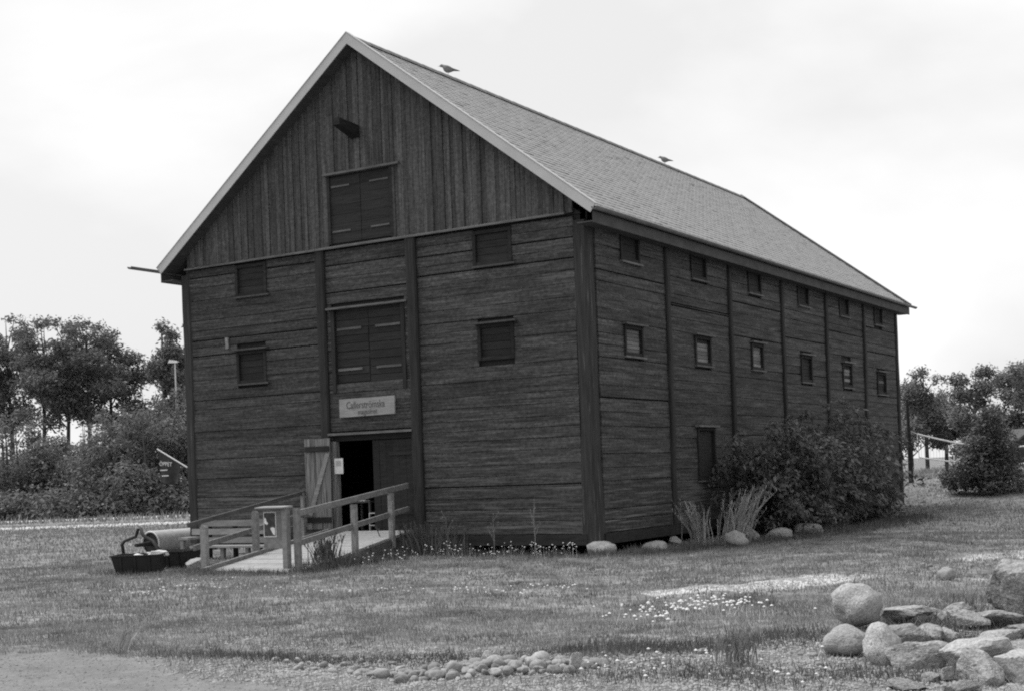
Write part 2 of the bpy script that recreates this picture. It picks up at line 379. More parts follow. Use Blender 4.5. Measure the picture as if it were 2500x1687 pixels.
for i in range(6):
    a = bays[i] + (.0 if i == 0 else .1); b = bays[i + 1] - .1
    plank_rows(a, b, ZB, 7.70, False, side_wide[i], [w for w in win_up + win_mid + win_low if a < w[0] < b])
# far gable and left side, seen only from other places
MB().box(-W + .1, -.1, LEN - .12, LEN, .3, 8.0).build('rear_wall', 'tarred_plank', barn)
MB().box(-W, -W + .12, .1, LEN - .1, .3, 8.0).build('left_wall', 'tarred_plank', barn)
# dark sheets added behind the planks so gaps and inside stay in shade
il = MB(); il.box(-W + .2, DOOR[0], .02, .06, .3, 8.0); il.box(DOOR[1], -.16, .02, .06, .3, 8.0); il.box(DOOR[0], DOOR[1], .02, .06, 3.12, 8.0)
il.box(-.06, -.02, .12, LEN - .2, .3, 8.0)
il.build('blackout_sheets', 'interior', barn)
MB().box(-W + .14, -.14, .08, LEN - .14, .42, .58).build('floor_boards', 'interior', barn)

# sill beams
MB().box(-12.4, -.2, -.13, .15, .20, .45).build('sill_beam', 'dark_timber', barn)
MB().box(-.15, .13, .2, LEN, .20, .45).build('sill_beam', 'dark_timber', barn)
# posts
def post(x, y, w, d, z0, z1, m, name='post', flare=0.0):
    mb = MB(); zs = np.linspace(z0, z1, 9); vv = []
    for k, z in enumerate(zs):
        fl = 1 + flare * max(0, 1 - k / 2.2) + rnd.uniform(-.04, .04)
        hw, hd = w / 2 * fl, d / 2 * fl; jx, jy = rnd.uniform(-.012, .012), rnd.uniform(-.012, .012); c = .75
        vv.append([(x + jx + sx * hw * a, y + jy + sy * hd * b, z) for sx, sy, a, b in
                   ((-1, -1, c, 1), (1, -1, c, 1), (1, -1, 1, c), (1, 1, 1, c), (1, 1, c, 1), (-1, 1, c, 1), (-1, 1, 1, c), (-1, -1, 1, c))])
    n = 8; mb.v = [p for r in vv for p in r]
    for k in range(8):
        for i in range(n): mb.f.append((k * n + i, k * n + (i + 1) % n, (k + 1) * n + (i + 1) % n, (k + 1) * n + i))
    mb.f.append(tuple(range(n))[::-1]); mb.f.append(tuple(range(8 * n, 9 * n)))
    return mb.build(name, m, barn)
o = post(-.15, .12, .38, .38, .20, 7.75, 'corner_post', 'corner_post', .22); tag(o, 'weathered corner post with pale worn edge')
post(-12.60, .08, .34, .36, .30, 7.75, 'corner_post', 'corner_post', .05)
post(-4.90, -.02, .30, .30, .42, 7.88, 'tarred_post'); post(-7.80, -.02, .28, .28, .42, 7.88, 'tarred_post')
for y in bays[1:6]: post(.02, y, .26, .20, .22, 7.72, 'tarred_post')
post(-.03, LEN - .1, .30, .26, .22, 7.72, 'tarred_post', 'corner_post')

# gable boarding: every board its own piece
def roof_under(x): return RZ - .16 - abs(x - RX) * (RZ - EZ) / (EX - RX)
HATCH = (-7.42, -5.46, 8.02, 9.76)
x = -12.50
while x < -.30:
    w = rnd.choice((.10, .12, .14, .17)) * rnd.uniform(.92, 1.08); x1 = min(x + w, -.24); xm = (x + x1) / 2
    spans = [(7.93 + rnd.uniform(-.01, .015), None)]
    if x1 > HATCH[0] and x < HATCH[1]:
        spans = [(HATCH[3] + .04, None)]
    d = rnd.choice((.03, .03, .05, .055)) + rnd.uniform(0, .006)
    for z0, _ in spans:
        za, zb = roof_under(x), roof_under(x1)
        if min(za, zb) - z0 < .05: continue
        ya, yb = -.06 - d, -.04; g = .004
        v = [(x + g, ya, z0), (x1 - g, ya, z0), (x1 - g, yb, z0), (x + g, yb, z0), (x + g, ya, za), (x1 - g, ya, zb), (x1 - g, yb, zb), (x + g, yb, za)]
        MB().hexa(v).build('gable_board', 'tarred_board', barn)
    x = x1
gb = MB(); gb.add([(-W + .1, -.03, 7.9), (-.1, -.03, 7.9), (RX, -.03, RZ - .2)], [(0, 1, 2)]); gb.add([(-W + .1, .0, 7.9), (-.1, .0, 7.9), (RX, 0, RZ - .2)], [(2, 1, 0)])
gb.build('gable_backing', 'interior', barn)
gb = MB(); gb.add([(-W + .1, LEN - .1, 7.9), (-.1, LEN - .1, 7.9), (RX, LEN - .1, RZ - .2)], [(2, 1, 0)]); gb.add([(-W + .1, LEN, 7.9), (-.1, LEN, 7.9), (RX, LEN, RZ - .2)], [(0, 1, 2)])
gb.build('rear_gable', 'tarred_board', barn)
# drip board under the gable boarding (it runs slightly uphill to the right)
db = MB(); db.hexa([(-12.52, -.20, 7.86), (-.46, -.20, 7.90), (-.46, -.06, 7.92), (-12.52, -.06, 7.88), (-12.52, -.20, 7.90), (-.46, -.20, 7.94), (-.46, -.06, 7.99), (-12.52, -.06, 7.95)])
db.build('drip_board', 'trim_wood', barn)

# gable hatch: two leaves, four strap hinges, lintel
hx0, hx1, hz0, hz1 = HATCH; hm = (hx0 + hx1) / 2 + .02
for a, b in ((hx0 + .03, hm - .008), (hm + .008, hx1 - .03)):
    leaf = thing('hatch_leaf', None, None); leaf.parent = barn
    n = 7; zz = np.linspace(hz0, hz1 - .04, n + 1)
    for i in range(n): MB().box(a, b, -.075 - rnd.uniform(0, .008), -.045, zz[i] + .003, zz[i + 1] - .003).build('hatch_board', 'hatch_wood', leaf)
    for z in (hz0 + .30, hz1 - .28):
        s0 = a + .05 if a < hm - .1 and b < hm else b - .62
        MB().box(s0, s0 + .58, -.098, -.083, z - .022, z + .022).build('strap_hinge', 'trim_wood', leaf)
MB().box(hx0 - .14, hx1 + .32, -.19, -.045, 9.775, 9.83).build('hatch_lintel', 'trim_wood', barn)
for a, b in ((hx0 - .06, hx0 + .03), (hx1 - .03, hx1 + .07)): MB().box(a, b, -.115, -.045, 8.0, 9.775).build('hatch_jamb', 'dark_timber', barn)
# hoist beam sticking out above the hatch
hb = thing('hoist_beam', None, None); hb.parent = barn
MB().hexa([(-6.62, -.85, 10.83), (-6.40, -.85, 10.83), (-6.34, -.05, 10.60), (-6.62, -.05, 10.60), (-6.60, -.85, 11.0), (-6.42, -.85, 11.0), (-6.36, -.05, 10.93), (-6.60, -.05, 10.93)]).build('beam', 'dark_timber', hb)
MB().tube([(-6.5, -.79, 10.99), (-6.5, -.79, 11.10)], .02, 6).build('iron_pin', 'iron', hb)

# front hatch windows: recessed dark shutters with frame, sill
def hatch_window(a0, a1, z0, z1, front, upper, hood=True, sill=True, slats=5, worn=0, proud=.10):
    wn_ = thing('window', None, None); wn_.parent = barn
    def B(n, p0, p1, d0, d1, q0, q1, m):   # d grows outwards
        if front: return MB().box(p0, p1, -d1, -d0, q0, q1).build(n, m, wn_)
        return MB().box(d0, d1, p0, p1, q0, q1).build(n, m, wn_)
    fw = .085
    B('frame', a0, a0 + fw, -.01, proud, z0, z1, 'dark_timber'); B('frame', a1 - fw, a1, -.01, proud, z0, z1, 'dark_timber')
    B('frame', a0 + fw, a1 - fw, -.01, proud - .012, z0, z0 + fw, 'dark_timber'); B('frame', a0 + fw, a1 - fw, -.01, proud - .012, z1 - fw, z1, 'dark_timber')
    zz = np.linspace(z0 + fw, z1 - fw, slats + 1)
    for i in range(slats):
        B('slat', a0 + fw + .004, a1 - fw - .004, .0, .025 + rnd.uniform(0, .012), zz[i] + .006, zz[i + 1] - .004, 'worn_slat' if worn and rnd.random() < worn else 'hatch_wood')
    if hood: B('hood', a0 - .08, a1 + .12, .0, .21, z1 + .004, z1 + .05, 'soffit' if front else 'trim_wood')
    if sill: B('sill', a0 - .02, a1 + .10, .0, .15, z0 - .05, z0 - .004, 'soffit' if front else 'trim_wood')
    return wn_
for i, w in enumerate(win_front): hatch_window(*w, True, i % 2 == 0, hood=i in (1, 3), sill=i != 3, slats=4)
for w in win_up: hatch_window(*w, False, True, hood=False, slats=3, proud=.11)
for i, w in enumerate(win_mid): hatch_window(*w, False, False, slats=6, worn=(.95, .7, .85, .1, .3, .1)[i], proud=.12)
for w in win_low: hatch_window(*w, False, False, slats=1, proud=.12)

# loft doors above the sign
lx0, lx1, lz0, lz1 = LOFT; lm = (lx0 + lx1) / 2
for a, b in ((lx0 + .12, lm - .01), (lm + .01, lx1 - .12)):
    leaf = thing('loft_door_leaf', None, None); leaf.parent = barn
    zz = np.linspace(lz0 + (.0 if a > lm - .2 else .05), lz1 - .1, 10)
    for i in range(9): MB().box(a + rnd.uniform(0, .01), b, .0 - .015 - rnd.uniform(0, .022), .015, zz[i] + .008, zz[i + 1] - .006).build('door_board', 'hatch_wood', leaf)
    for z in (lz0 + .38, lz1 - .52):
        s0 = a + .05 if b < lm else b - .82
        MB().box(s0, s0 + .78, -.058, -.04, z - .03, z + .03).build('strap_hinge', 'trim_wood', leaf)
for a, b in ((lx0, lx0 + .11), (lx1 - .11, lx1)): MB().box(a, b, -.10, .01, lz0 - .2, lz1 - .02).build('loft_jamb', 'tarred_post', barn)
MB().box(lx0 - .08, lx1 + .14, -.20, -.02, lz1 - .01, lz1 + .04).build('loft_lintel', 'trim_wood', barn)
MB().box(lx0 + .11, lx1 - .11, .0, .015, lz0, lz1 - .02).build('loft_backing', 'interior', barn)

# entrance: lintel, jambs, closed right leaf, open left leaf with brace
MB().box(-7.68, -5.02, -.19, -.01, 3.07, 3.13).build('door_lintel', 'trim_wood', barn)
MB().box(-7.66, -5.05, -.05, .05, 2.92, 3.07).build('door_head', 'dark_timber', barn)
MB().box(-7.66, -7.50, -.10, .06, .58, 2.92).build('door_jamb', 'door_wood', barn)
MB().box(-5.10, -5.05, -.10, .06, .58, 2.92).build('door_jamb', 'dark_timber', barn)
leaf = thing('closed_door_leaf', None, None); leaf.parent = barn
xx = np.linspace(-6.36, -5.11, 7)
for i in range(6): MB().box(xx[i] + .003, xx[i + 1] - .003, -.03 - rnd.uniform(0, .008), .02, .60, 2.90).build('door_board', 'dark_timber', leaf)
MB().box(-5.85, -5.12, -.062, -.042, 2.50, 2.58).build('strap_hinge', 'hatch_wood', leaf); MB().box(-6.34, -5.12, -.062, -.042, 1.0, 1.1).build('ledge', 'dark_timber', leaf)
leaf = thing('open_door_leaf', 'weathered pale door leaf with diagonal brace, swung open', None); leaf.parent = barn; leaf.location = (-7.57, -.24, .62); leaf.rotation_euler = (0, 0, R(6))
xx = np.linspace(-.78, 0, 6)
for i in range(5): MB().box(xx[i] + .004, xx[i + 1] - .004, -.015, .02, rnd.uniform(0, .05), 2.40 - rnd.uniform(0, .03)).build('door_board', 'door_wood', leaf)
for z in (.28, 2.12): MB().box(-.75, -.02, -.05, -.016, z - .07, z + .07).build('ledge', 'dark_timber', leaf)
MB().bar((-.66, -.035, .40), (-.06, -.035, 2.0), .028, .12, up=(.93, 0, -.37)).build('brace', 'bench_wood', leaf)

# roof deck, tiles, verge flashing, gutters
def slope_pt(s, y, n=0.0, left=False):
    p = Vector((RX, y, RZ)) + SD * s + SN * n
    if left: p.x = 2 * RX - p.x
    return p
for left in (False, True):
    mb = MB(); y0, y1 = -OF + .02, LEN + OB
    p = [slope_pt(0, y0, -.14, left), slope_pt(SL - .03, y0, -.14, left), slope_pt(SL - .03, y1, -.14, left), slope_pt(0, y1, -.14, left),
         slope_pt(0, y0, .0, left), slope_pt(SL - .03, y0, .0, left), slope_pt(SL - .03, y1, .0, left), slope_pt(0, y1, .0, left)]
    if left: p = [p[i] for i in (1, 0, 3, 2, 5, 4, 7, 6)]
    mb.hexa(p).build('roof_deck', 'soffit', barn)
TW, TE = .30, .235
def tile_verts(s, y, left=False, j=(0, 0, 0)):
    """an interlocking tile: flat pan with a rounded roll, lower edge lifted over the next course"""
    w = TW; lo = s + TE + .035 + j[0]; hi = s
    prof = [(0, .0), (.015, .006), (.15, .008), (.275, .006), (.288, .0)]
    v = []
    for (a, h) in prof: v.append(slope_pt(hi, y + a + j[1], .008 + h, left))
    for (a, h) in prof: v.append(slope_pt(lo, y + a + j[1], .016 + h + j[2], left))
    for (a, h) in prof: v.append(slope_pt(lo, y + a + j[1], .010 + j[2], left))
    n = len(prof); f = [(i, i + n, i + n + 1, i + 1) for i in range(n - 1)] + [(i + n, i + 2 * n, i + 2 * n + 1, i + n + 1) for i in range(n - 1)]
    if left: f = [q[::-1] for q in f]
    return v, f
slots = []
ncol = int((LEN + OB + OF - .3) / TW); nrow = int(SL / TE)
camv = Vector(cam.location)
for r in range(nrow):
    for c in range(ncol):
        s = SL - (r + 1) * TE - .01; y = -OF + .09 + c * TW + (.15 if r % 2 else 0)
        slots.append(((slope_pt(s, y) - camv).length, s, y))
slots.sort()
big = MB(); tones = []
for k, (d, s, y) in enumerate(slots):
    j = (rnd.uniform(-.008, .008), rnd.uniform(-.003, .003), abs(rnd.gauss(0, .004)))
    v, f = tile_verts(s, y, False, j); tn = rnd.choice((1.0, 1.0, 1.0, .97, 1.03, .93)) * rnd.uniform(.97, 1.03)
    if k < 300:
        mb = MB().add(v, f); mm_ = mb.mesh('roof_tile'); a = mm_.attributes.new('tone', 'FLOAT', 'POINT'); a.data.foreach_set('value', [tn] * len(v)); obj('roof_tile', mm_, 'roof_tile', barn)
    else:
        big.add(v, f); tones += [tn] * len(v)
mm_ = big.mesh('roof_tiles'); a = mm_.attributes.new('tone', 'FLOAT', 'POINT'); a.data.foreach_set('value', tones)
tag(obj('roof_tiling', mm_, 'roof_tile', barn), kind='stuff')
mb = MB(); tones = []
for r in range(nrow):
    s = SL - (r + 1) * TE - .01
    p = [slope_pt(s, -OF + .05, .02, True), slope_pt(s + TE, -OF + .05, .045, True), slope_pt(s + TE, LEN + OB, .045, True), slope_pt(s, LEN + OB, .02, True)]
    mb.add(p + [slope_pt(s + TE, -OF + .05, .012, True), slope_pt(s + TE, LEN + OB, .012, True)], [(0, 3, 2, 1), (1, 2, 5, 4)])
mm_ = mb.mesh('left_tiling'); a = mm_.attributes.new('tone', 'FLOAT', 'POINT'); a.data.foreach_set('value', [1.0] * len(mb.v))
obj('left_slope_tiling', mm_, 'roof_tile', barn)
# ridge capping: half-round ridge tiles
for k in range(67):
    y0 = -OF + .04 + k * .40; y1 = min(y0 + .43, LEN + OB + .02); pts = []
    mb = MB(); n = 7; h = .0 if k % 2 else .004
    for yy, rr in ((y0, .125 + .006), (y1, .125)):
        for i in range(n):
            t = math.pi * i / (n - 1); mb.v.append((RX + math.cos(t) * rr * 1.15, yy, RZ - .055 + math.sin(t) * rr + h))
    mb.f = [(i, i + 1, n + i + 1, n + i) for i in range(n - 1)] + [tuple(range(n))[::-1]]
    mm_ = mb.mesh('ridge_tile', True); a = mm_.attributes.new('tone', 'FLOAT', 'POINT'); a.data.foreach_set('value', [rnd.uniform(.85, 1.0)] * len(mb.v))
    obj('ridge_tile', mm_, 'roof_tile', barn)
    if y1 > LEN + OB: break
# verge flashing: face board and top strip on both slopes, front; simple at the rear
for left in (False, True):
    for yf, ys in ((-OF, 1), (LEN + OB, -1)):
        S0, S1 = -.0, SL + .04
        def face(n0, n1, ya, yb, name):
            p = [slope_pt(S0, ya, n0, left), slope_pt(S1, ya, n0, left), slope_pt(S1, yb, n0, left), slope_pt(S0, yb, n0, left),
                 slope_pt(S0, ya, n1, left), slope_pt(S1, ya, n1, left), slope_pt(S1, yb, n1, left), slope_pt(S0, yb, n1, left)]
            if left != (ys < 0): p = [p[i] for i in (1, 0, 3, 2, 5, 4, 7, 6)]
            # meet on the ridge line: cut vertically
            for q in (p[0], p[3], p[4], p[7]) if left == (ys < 0) else (p[1], p[2], p[5], p[6]): q.z += (RX - q.x) * (SD.z / SD.x) * (-1 if left else 1) ; q.x = RX
            return MB().hexa(p).build(name, 'verge_metal', barn)
        face(-.14, .085, yf - .03 * ys, yf - .002 * ys, 'verge_board')
        face(.088, .105, yf - .045 * ys, yf + .13 * ys, 'verge_cap')
# eaves: fascia, soffit, half-round gutter
def gutter(x, z, y0, y1, side):
    mb = MB(); n = 9; rr = .075
    for yy in (y0, y1):
        for i in range(n):
            t = math.pi * i / (n - 1); mb.v.append((x + math.cos(t) * rr, yy, z - math.sin(t) * rr))
    for yy in (y0, y1):
        for i in range(n):
            t = math.pi * i / (n - 1); mb.v.append((x + math.cos(t) * (rr - .008), yy, z - math.sin(t) * (rr - .008)))
    for i in range(n - 1):
        mb.f.append((i, i + 1, n + i + 1, n + i)); mb.f.append((2 * n + i, 3 * n + i, 3 * n + i + 1, 2 * n + i + 1))
        mb.f.append((i, 2 * n + i, 2 * n + i + 1, i + 1)); mb.f.append((n + i, n + i + 1, 3 * n + i + 1, 3 * n + i))
    mb.f.append((0, n, 3 * n, 2 * n)); mb.f.append((n - 1, 3 * n - 1, 4 * n - 1, 2 * n - 1))
    return mb.build('gutter', 'gutter_metal', barn, True)
gutter(EX + .085, EZ - .015, -OF - .10, LEN + OB + .62, 1); gutter(-W - EX - .085, EZ - .015, -OF - 1.05, LEN + OB, -1)
MB().box(EX - .03, EX - .002, -OF + .03, LEN + OB, EZ - .36, EZ - .10).build('fascia_board', 'soffit', barn)
MB().box(-W - EX + .002, -W - EX + .03, -OF + .03, LEN + OB, EZ - .36, EZ - .10).build('fascia_board', 'soffit', barn)
MB().box(.0, EX - .032, -OF + .03, LEN + OB, EZ - .34, EZ - .31).build('eave_soffit', 'soffit', barn)
MB().box(-W - EX + .032, -W + .02, -OF + .03, LEN + OB, EZ - .34, EZ - .31).build('eave_soffit', 'soffit', barn)
# small plaque high on the left panel
MB().hexa([(-11.15, -.13, 5.60), (-11.05, -.13, 5.60), (-11.05, -.09, 5.60), (-11.15, -.09, 5.60), (-11.16, -.13, 5.90), (-11.06, -.13, 5.90), (-11.06, -.09, 5.90), (-11.16, -.09, 5.90)]).build('small_plate', 'grey_wood', barn)

# ------------------------------------------------------------------ writing
def text_mesh(s, size, extr=.004, shear=0.0):
    cu = bpy.data.curves.new('lettering', 'FONT'); cu.body = s; cu.size = size; cu.extrude = extr; cu.align_x = 'CENTER'; cu.align_y = 'CENTER'; cu.shear = shear; cu.resolution_u = 3
    to = bpy.data.objects.new('lettering', cu); COL.objects.link(to); dg = bpy.context.evaluated_depsgraph_get()
    m_ = bpy.data.meshes.new_from_object(to.evaluated_get(dg)); bpy.data.objects.remove(to); return m_
sb = thing('name_sign', 'pale wooden name board with dark painted lettering above the entrance', 'sign', (-6.41, -.12, 3.765))
MB().hexa([(-.88, -.03, -.24), (.87, -.03, -.225), (.87, .02, -.225), (-.88, .02, -.24), (-.88, -.03, .23), (.88, -.03, .235), (.88, .02, .235), (-.88, .02, .23)]).build('board', 'sign_board', sb)
t1 = obj('lettering', text_mesh('Callerströmska', .255), 'lettering', sb); t1.rotation_euler = (R(90), 0, 0); t1.location = (-.04, -.032, .055); t1.scale = (.78, 1.05, 1)
t2 = obj('lettering', text_mesh('magasinet', .19), 'lettering', sb); t2.rotation_euler = (R(90), 0, 0); t2.location = (.02, -.032, -.125); t2.scale = (.82, 1, 1)

fl = thing('open_flag', 'dark hanging flag reading ÖPPET on a slanting pole at the barn corner', 'flag', (-12.80, -.05, 2.42))
MB().tube([(0, 0, 0), (-1.12, -.02, .56)], .022, 8).build('pole', 'lamp_metal', fl)
mb = MB(); NX, NZ = 12, 8
for j in range(NZ + 1):
    for i in range(NX + 1):
        u, v_ = i / NX, j / NZ; xq = -1.06 + u * .80; top = .02 + (-xq) * .5 - .02; bot = -.36 - .10 * math.sin(u * 3)
        mb.v.append((xq + .05 * v_ * math.sin(u * 5), -.02 + .035 * math.sin(u * 9 + v_ * 2) * v_, top + (bot - top) * v_))
for j in range(NZ):
    for i in range(NX):
        k = j * (NX + 1) + i; mb.f.append((k, k + NX + 1, k + NX + 2, k + 1))
mb.build('cloth', 'flag_cloth', fl, True)
t3 = obj('lettering', text_mesh('ÖPPET', .16), 'paper', fl); t3.rotation_euler = (R(90), R(4), 0); t3.location = (-.76, -.072, .12); t3.scale = (1.05, 1, 1)
for (a, b, c, d) in ((-.98, -.70, -.06, -.03), (-.92, -.66, -.22, -.19)): MB().box(a, b, -.075, -.07, c, d).build('pale_stripe', 'paper', fl)

# ------------------------------------------------------------------ ramp with railings
ramp = thing('entrance_ramp', 'weathered wooden access ramp with railings leading up to the door', 'ramp', (0, 0, 0))
def edgeL(t): return Vector((-6.5 - 1.2 * t, -6.15 + 6.0 * t, .03 + .57 * t))
def edgeR(t): return Vector((-3.9 - 1.3 * t, -6.15 + 6.0 * t, .03 + .57 * t))
ND = 44
for i in range(ND):
    t0, t1_ = i / ND, (i + 1) / ND - .0012; a, b, c, d = edgeL(t0), edgeR(t0), edgeR(t1_), edgeL(t1_); dz = Vector((0, 0, .04)); jj = Vector((0, 0, rnd.uniform(-.003, .003)))
    MB().hexa([a - dz, b - dz, c - dz, d - dz, a + jj, b + jj, c + jj, d + jj]).build('deck_plank', 'deck_wood', ramp)
for fn, s in ((edgeL, -1), (edgeR, 1)):
    for q in (.1, ) if s else (): pass
    a, b = fn(0), fn(1); MB().hexa([a + Vector((-.05, 0, -.10)), a + Vector((.05, 0, -.10)), b + Vector((.05, 0, -.36)), b + Vector((-.05, 0, -.36)), a + Vector((-.05, 0, -.042)), a + Vector((.05, 0, -.042)), b + Vector((.05, 0, -.042)), b + Vector((-.05, 0, -.042))]).build('stringer', 'trim_wood', ramp)
a, b = edgeL(0), edgeL(.98); MB().bar(a + Vector((.02, 0, .045)), b + Vector((.02, 0, .045)), .07, .085).build('kerb_rail', 'grey_wood', ramp)
def rpost(p, top, w=.13, h=.10, round_=False):
    x, y, z = p; mb = MB().box(x - w / 2, x + w / 2, y - h / 2, y + h / 2, z, top)
    if round_: mb.hexa([(x - w / 2, y - h / 2, top), (x + w / 2, y - h / 2, top), (x + w / 2, y + h / 2, top), (x - w / 2, y + h / 2, top), (x - w / 5, y - h / 2, top + .05), (x + w / 5, y - h / 2, top + .05), (x + w / 5, y + h / 2, top + .05), (x - w / 5, y + h / 2, top + .05)])
    return mb.build('railing_post', 'grey_wood', ramp)
# right railing
for t, top in ((.01, 1.37), (.46, 1.36), (.80, 1.56)):
    p = edgeR(t) + Vector((.06, 0, -.25 * t - .06)); rpost(p, top)
a, b = edgeR(.01), edgeR(1.0)
MB().bar(a + Vector((.0, .08, 1.22)), b + Vector((-.02, .0, 1.12)), .05, .13).build('hand_rail', 'grey_wood', ramp)
MB().bar(a + Vector((.0, .08, .60)), b + Vector((-.02, .0, .54)), .05, .12).build('mid_rail', 'grey_wood', ramp)
# left railing stands clear of the deck, running beyond its foot
rpost((-6.83, -5.72, -.05), .98, .16, .10, True); rpost(edgeL(.395) + Vector((-.08, 0, -.3)), 1.22, .15, .10, True); rpost((-8.40, -.42, .2), 1.62, .09, .07)
MB().bar((-7.28, -5.75, 1.035), (-8.43, -.30, 1.63), .05, .10).build('hand_rail', 'trim_wood', ramp)
MB().bar((-7.18, -5.70, .52), (-8.40, -.36, 1.06), .05, .12).build('mid_rail', 'grey_wood', ramp)

# notice box on the first right-hand post
nb = thing('notice_board', 'small roofed notice board with a framed poster on the ramp post', 'notice board', (-4.28, -6.16, .02))
MB().box(-.38, .14, -.06, .02, .52, 1.33).build('backboard', 'grey_wood', nb)
MB().box(.145, .27, -.09, .04, .10, 1.36).build('side_post', 'bench_wood', nb)
MB().hexa([(-.47, -.22, 1.365), (.30, -.22, 1.365), (.30, .10, 1.365), (-.47, .10, 1.365), (-.47, -.22, 1.39), (.30, -.22, 1.39), (.30, .10, 1.41), (-.47, .10, 1.41)]).build('roof', 'bench_wood', nb)
MB().box(-.36, -.02, -.072, -.062, .76, 1.29).build('poster', 'paper', nb)
pic = MB().box(-.34, -.04, -.078, -.074, .785, 1.27).build('picture', 'print_dark', nb)
def blob(pts, y, m): return MB().add([(a, y, c) for a, c in pts] + [(a, y + .002, c) for a, c in pts], [tuple(range(len(pts))), tuple(range(2 * len(pts) - 1, len(pts) - 1, -1))]).build('printed_shape', m, nb)
blob([(-.33, 1.05), (-.26, 1.02), (-.23, 1.05), (-.27, 1.09), (-.29, 1.16), (-.33, 1.17)], -.081, 'white_paint')
blob([(-.17, .93), (-.10, .82), (-.05, .80), (-.05, .95), (-.10, .97), (-.16, .96)], -.081, 'white_paint')
blob([(-.24, .99), (-.15, 1.0), (-.12, 1.10), (-.20, 1.13)], -.080, 'iron')
# paper notice by the door, wire chair on the landing, things inside the doorway
nt = thing('paper_notice', 'small pale paper notice fixed to the door jamb', 'notice', (-7.36, -.14, 2.28)); MB().box(-.16, .12, -.012, 0, -.20, .20).build('sheet', 'paper', nt); MB().box(-.10, .06, -.016, -.0125, .0, .14).build('printed_shape', 'drum_steel', nt)
ch = thing('wire_chair', 'thin pale metal-framed chair standing in the barn doorway', 'chair', (-6.38, .22, .585))
def wire(pts, n='frame_wire', r=.011): return MB().tube(pts, r, 6).build(n, 'lamp_metal', ch)
for sx in (-.2, .2):
    wire([(sx, -.2, 0), (sx, -.2, .45), (sx, -.17, .47), (sx, .17, .45)], 'front_leg'); wire([(sx * 1.05, .27, 0), (sx, .2, .45), (sx * .95, .26, .72), (sx * .7, .29, .88)], 'back_leg')
wire([(-.14, .29, .88), (0, .3, .93), (.14, .29, .88)], 'back_bow'); wire([(-.2, -.2, .45), (.2, -.2, .45)], 'seat_rail'); wire([(-.2, .18, .45), (.2, .18, .45)], 'seat_rail'); wire([(-.2, -.2, .14), (.2, -.2, .14)], 'stretcher')
MB().box(-.19, .19, -.19, .18, .462, .478).build('seat', 'trim_wood', ch)
for k in range(3): wire([(-.1 + k * .1, .21, .47), (-.09 + k * .09, .29, .90)], 'back_wire', .007)
tb = thing('side_table', 'dim little table with pale things on it inside the doorway', 'table', (-7.1, .6, .585))
MB().box(-.35, .3, -.25, .25, .72, .76).build('top', 'trim_wood', tb)
for sx, sy in ((-.31, -.2), (.26, -.2), (-.31, .2), (.26, .2)): MB().box(sx - .025, sx + .025, sy - .025, sy + .025, 0, .719).build('leg', 'trim_wood', tb)
pb = thing('paper_stack', 'pale stack of papers on the table inside the doorway', 'paper', (-7.12, .5, 1.346)); MB().box(-.14, .14, -.1, .1, 0, .03).build('sheets', 'paper', pb); 

# ------------------------------------------------------------------ bench beside the ramp
bn = thing('plank_bench', 'long grey plank bench with slatted back behind the left ramp railing', 'bench', (-9.0, -2.35, 0), rz=R(2))
for z, x0 in ((.93, -1.30), (.72, -1.62), (.50, -1.05)):
    MB().box(x0, 1.35, .20, .24, z - .075, z + .075).build('back_slat', 'bench_wood', bn)
MB().box(-1.28, 1.40, -.28, -.04, .335, .385).build('seat_plank', 'bench_wood', bn); MB().box(-1.28, 1.40, -.02, .18, .335, .385).build('seat_plank', 'bench_wood', bn)
for xq in (-1.1, -.25, .55, 1.2):
    MB().box(xq - .05, xq + .05, -.24, -.14, 0, .334).build('leg', 'grey_wood', bn); MB().box(xq - .05, xq + .05, .242, .33, 0, 1.0).build('back_post', 'dark_timber', bn)
MB().box(-1.64, -1.30, -.30, .19, .54, .60).build('arm_rest', 'bench_wood', bn); MB().box(-1.60, -1.50, -.26, -.16, 0, .539).build('leg', 'grey_wood', bn)

# ------------------------------------------------------------------ roller drum, tubs
zr = gz(-15.6, 1.5)
dr = thing('field_roller', 'pale steel drum with ringed end and bent dark iron frame left of the barn', 'roller', (-15.55, 1.15, zr))
RR = .375; n = 28; mb = MB()
for yq in (0.0, 3.4):
    for i in range(n): t = 2 * math.pi * i / n; mb.v.append((math.cos(t) * RR, yq, RR + math.sin(t) * RR))
mb.f = [(i, (i + 1) % n, n + (i + 1) % n, n + i) for i in range(n)]
mb.build('drum', 'drum_steel', dr, True)
mb = MB(); mb.tube([(0, .03, RR), (0, .05, RR)], RR - .03, n); mb.build('end_plate', 'iron', dr)
MB().tube([(0, 3.35, RR), (0, 3.37, RR)], RR - .03, n).build('end_plate', 'iron', dr)
k = 32; MB().tube([(math.cos(2 * math.pi * i / k) * (RR - .03), -.012, RR + math.sin(2 * math.pi * i / k) * (RR - .03)) for i in range(k + 1)], .032, 6, False).build('rim', 'lamp_metal', dr, True)
MB().tube([(0, -.62, RR - .02), (0, .03, RR)], [.055, .08], 10).build('axle', 'iron', dr)
MB().tube([(-.83, -.3, .0), (-.9, -.3, .36), (-.77, -.3, .48), (-.33, -.28, .60), (-.24, -.27, .82), (-.14, -.27, .84), (-.03, -.27, .62), (.36, -.28, .46), (.62, -.3, .2), (.64, -.3, 0)], .05, 8).build('frame_tube', 'iron', dr, True)

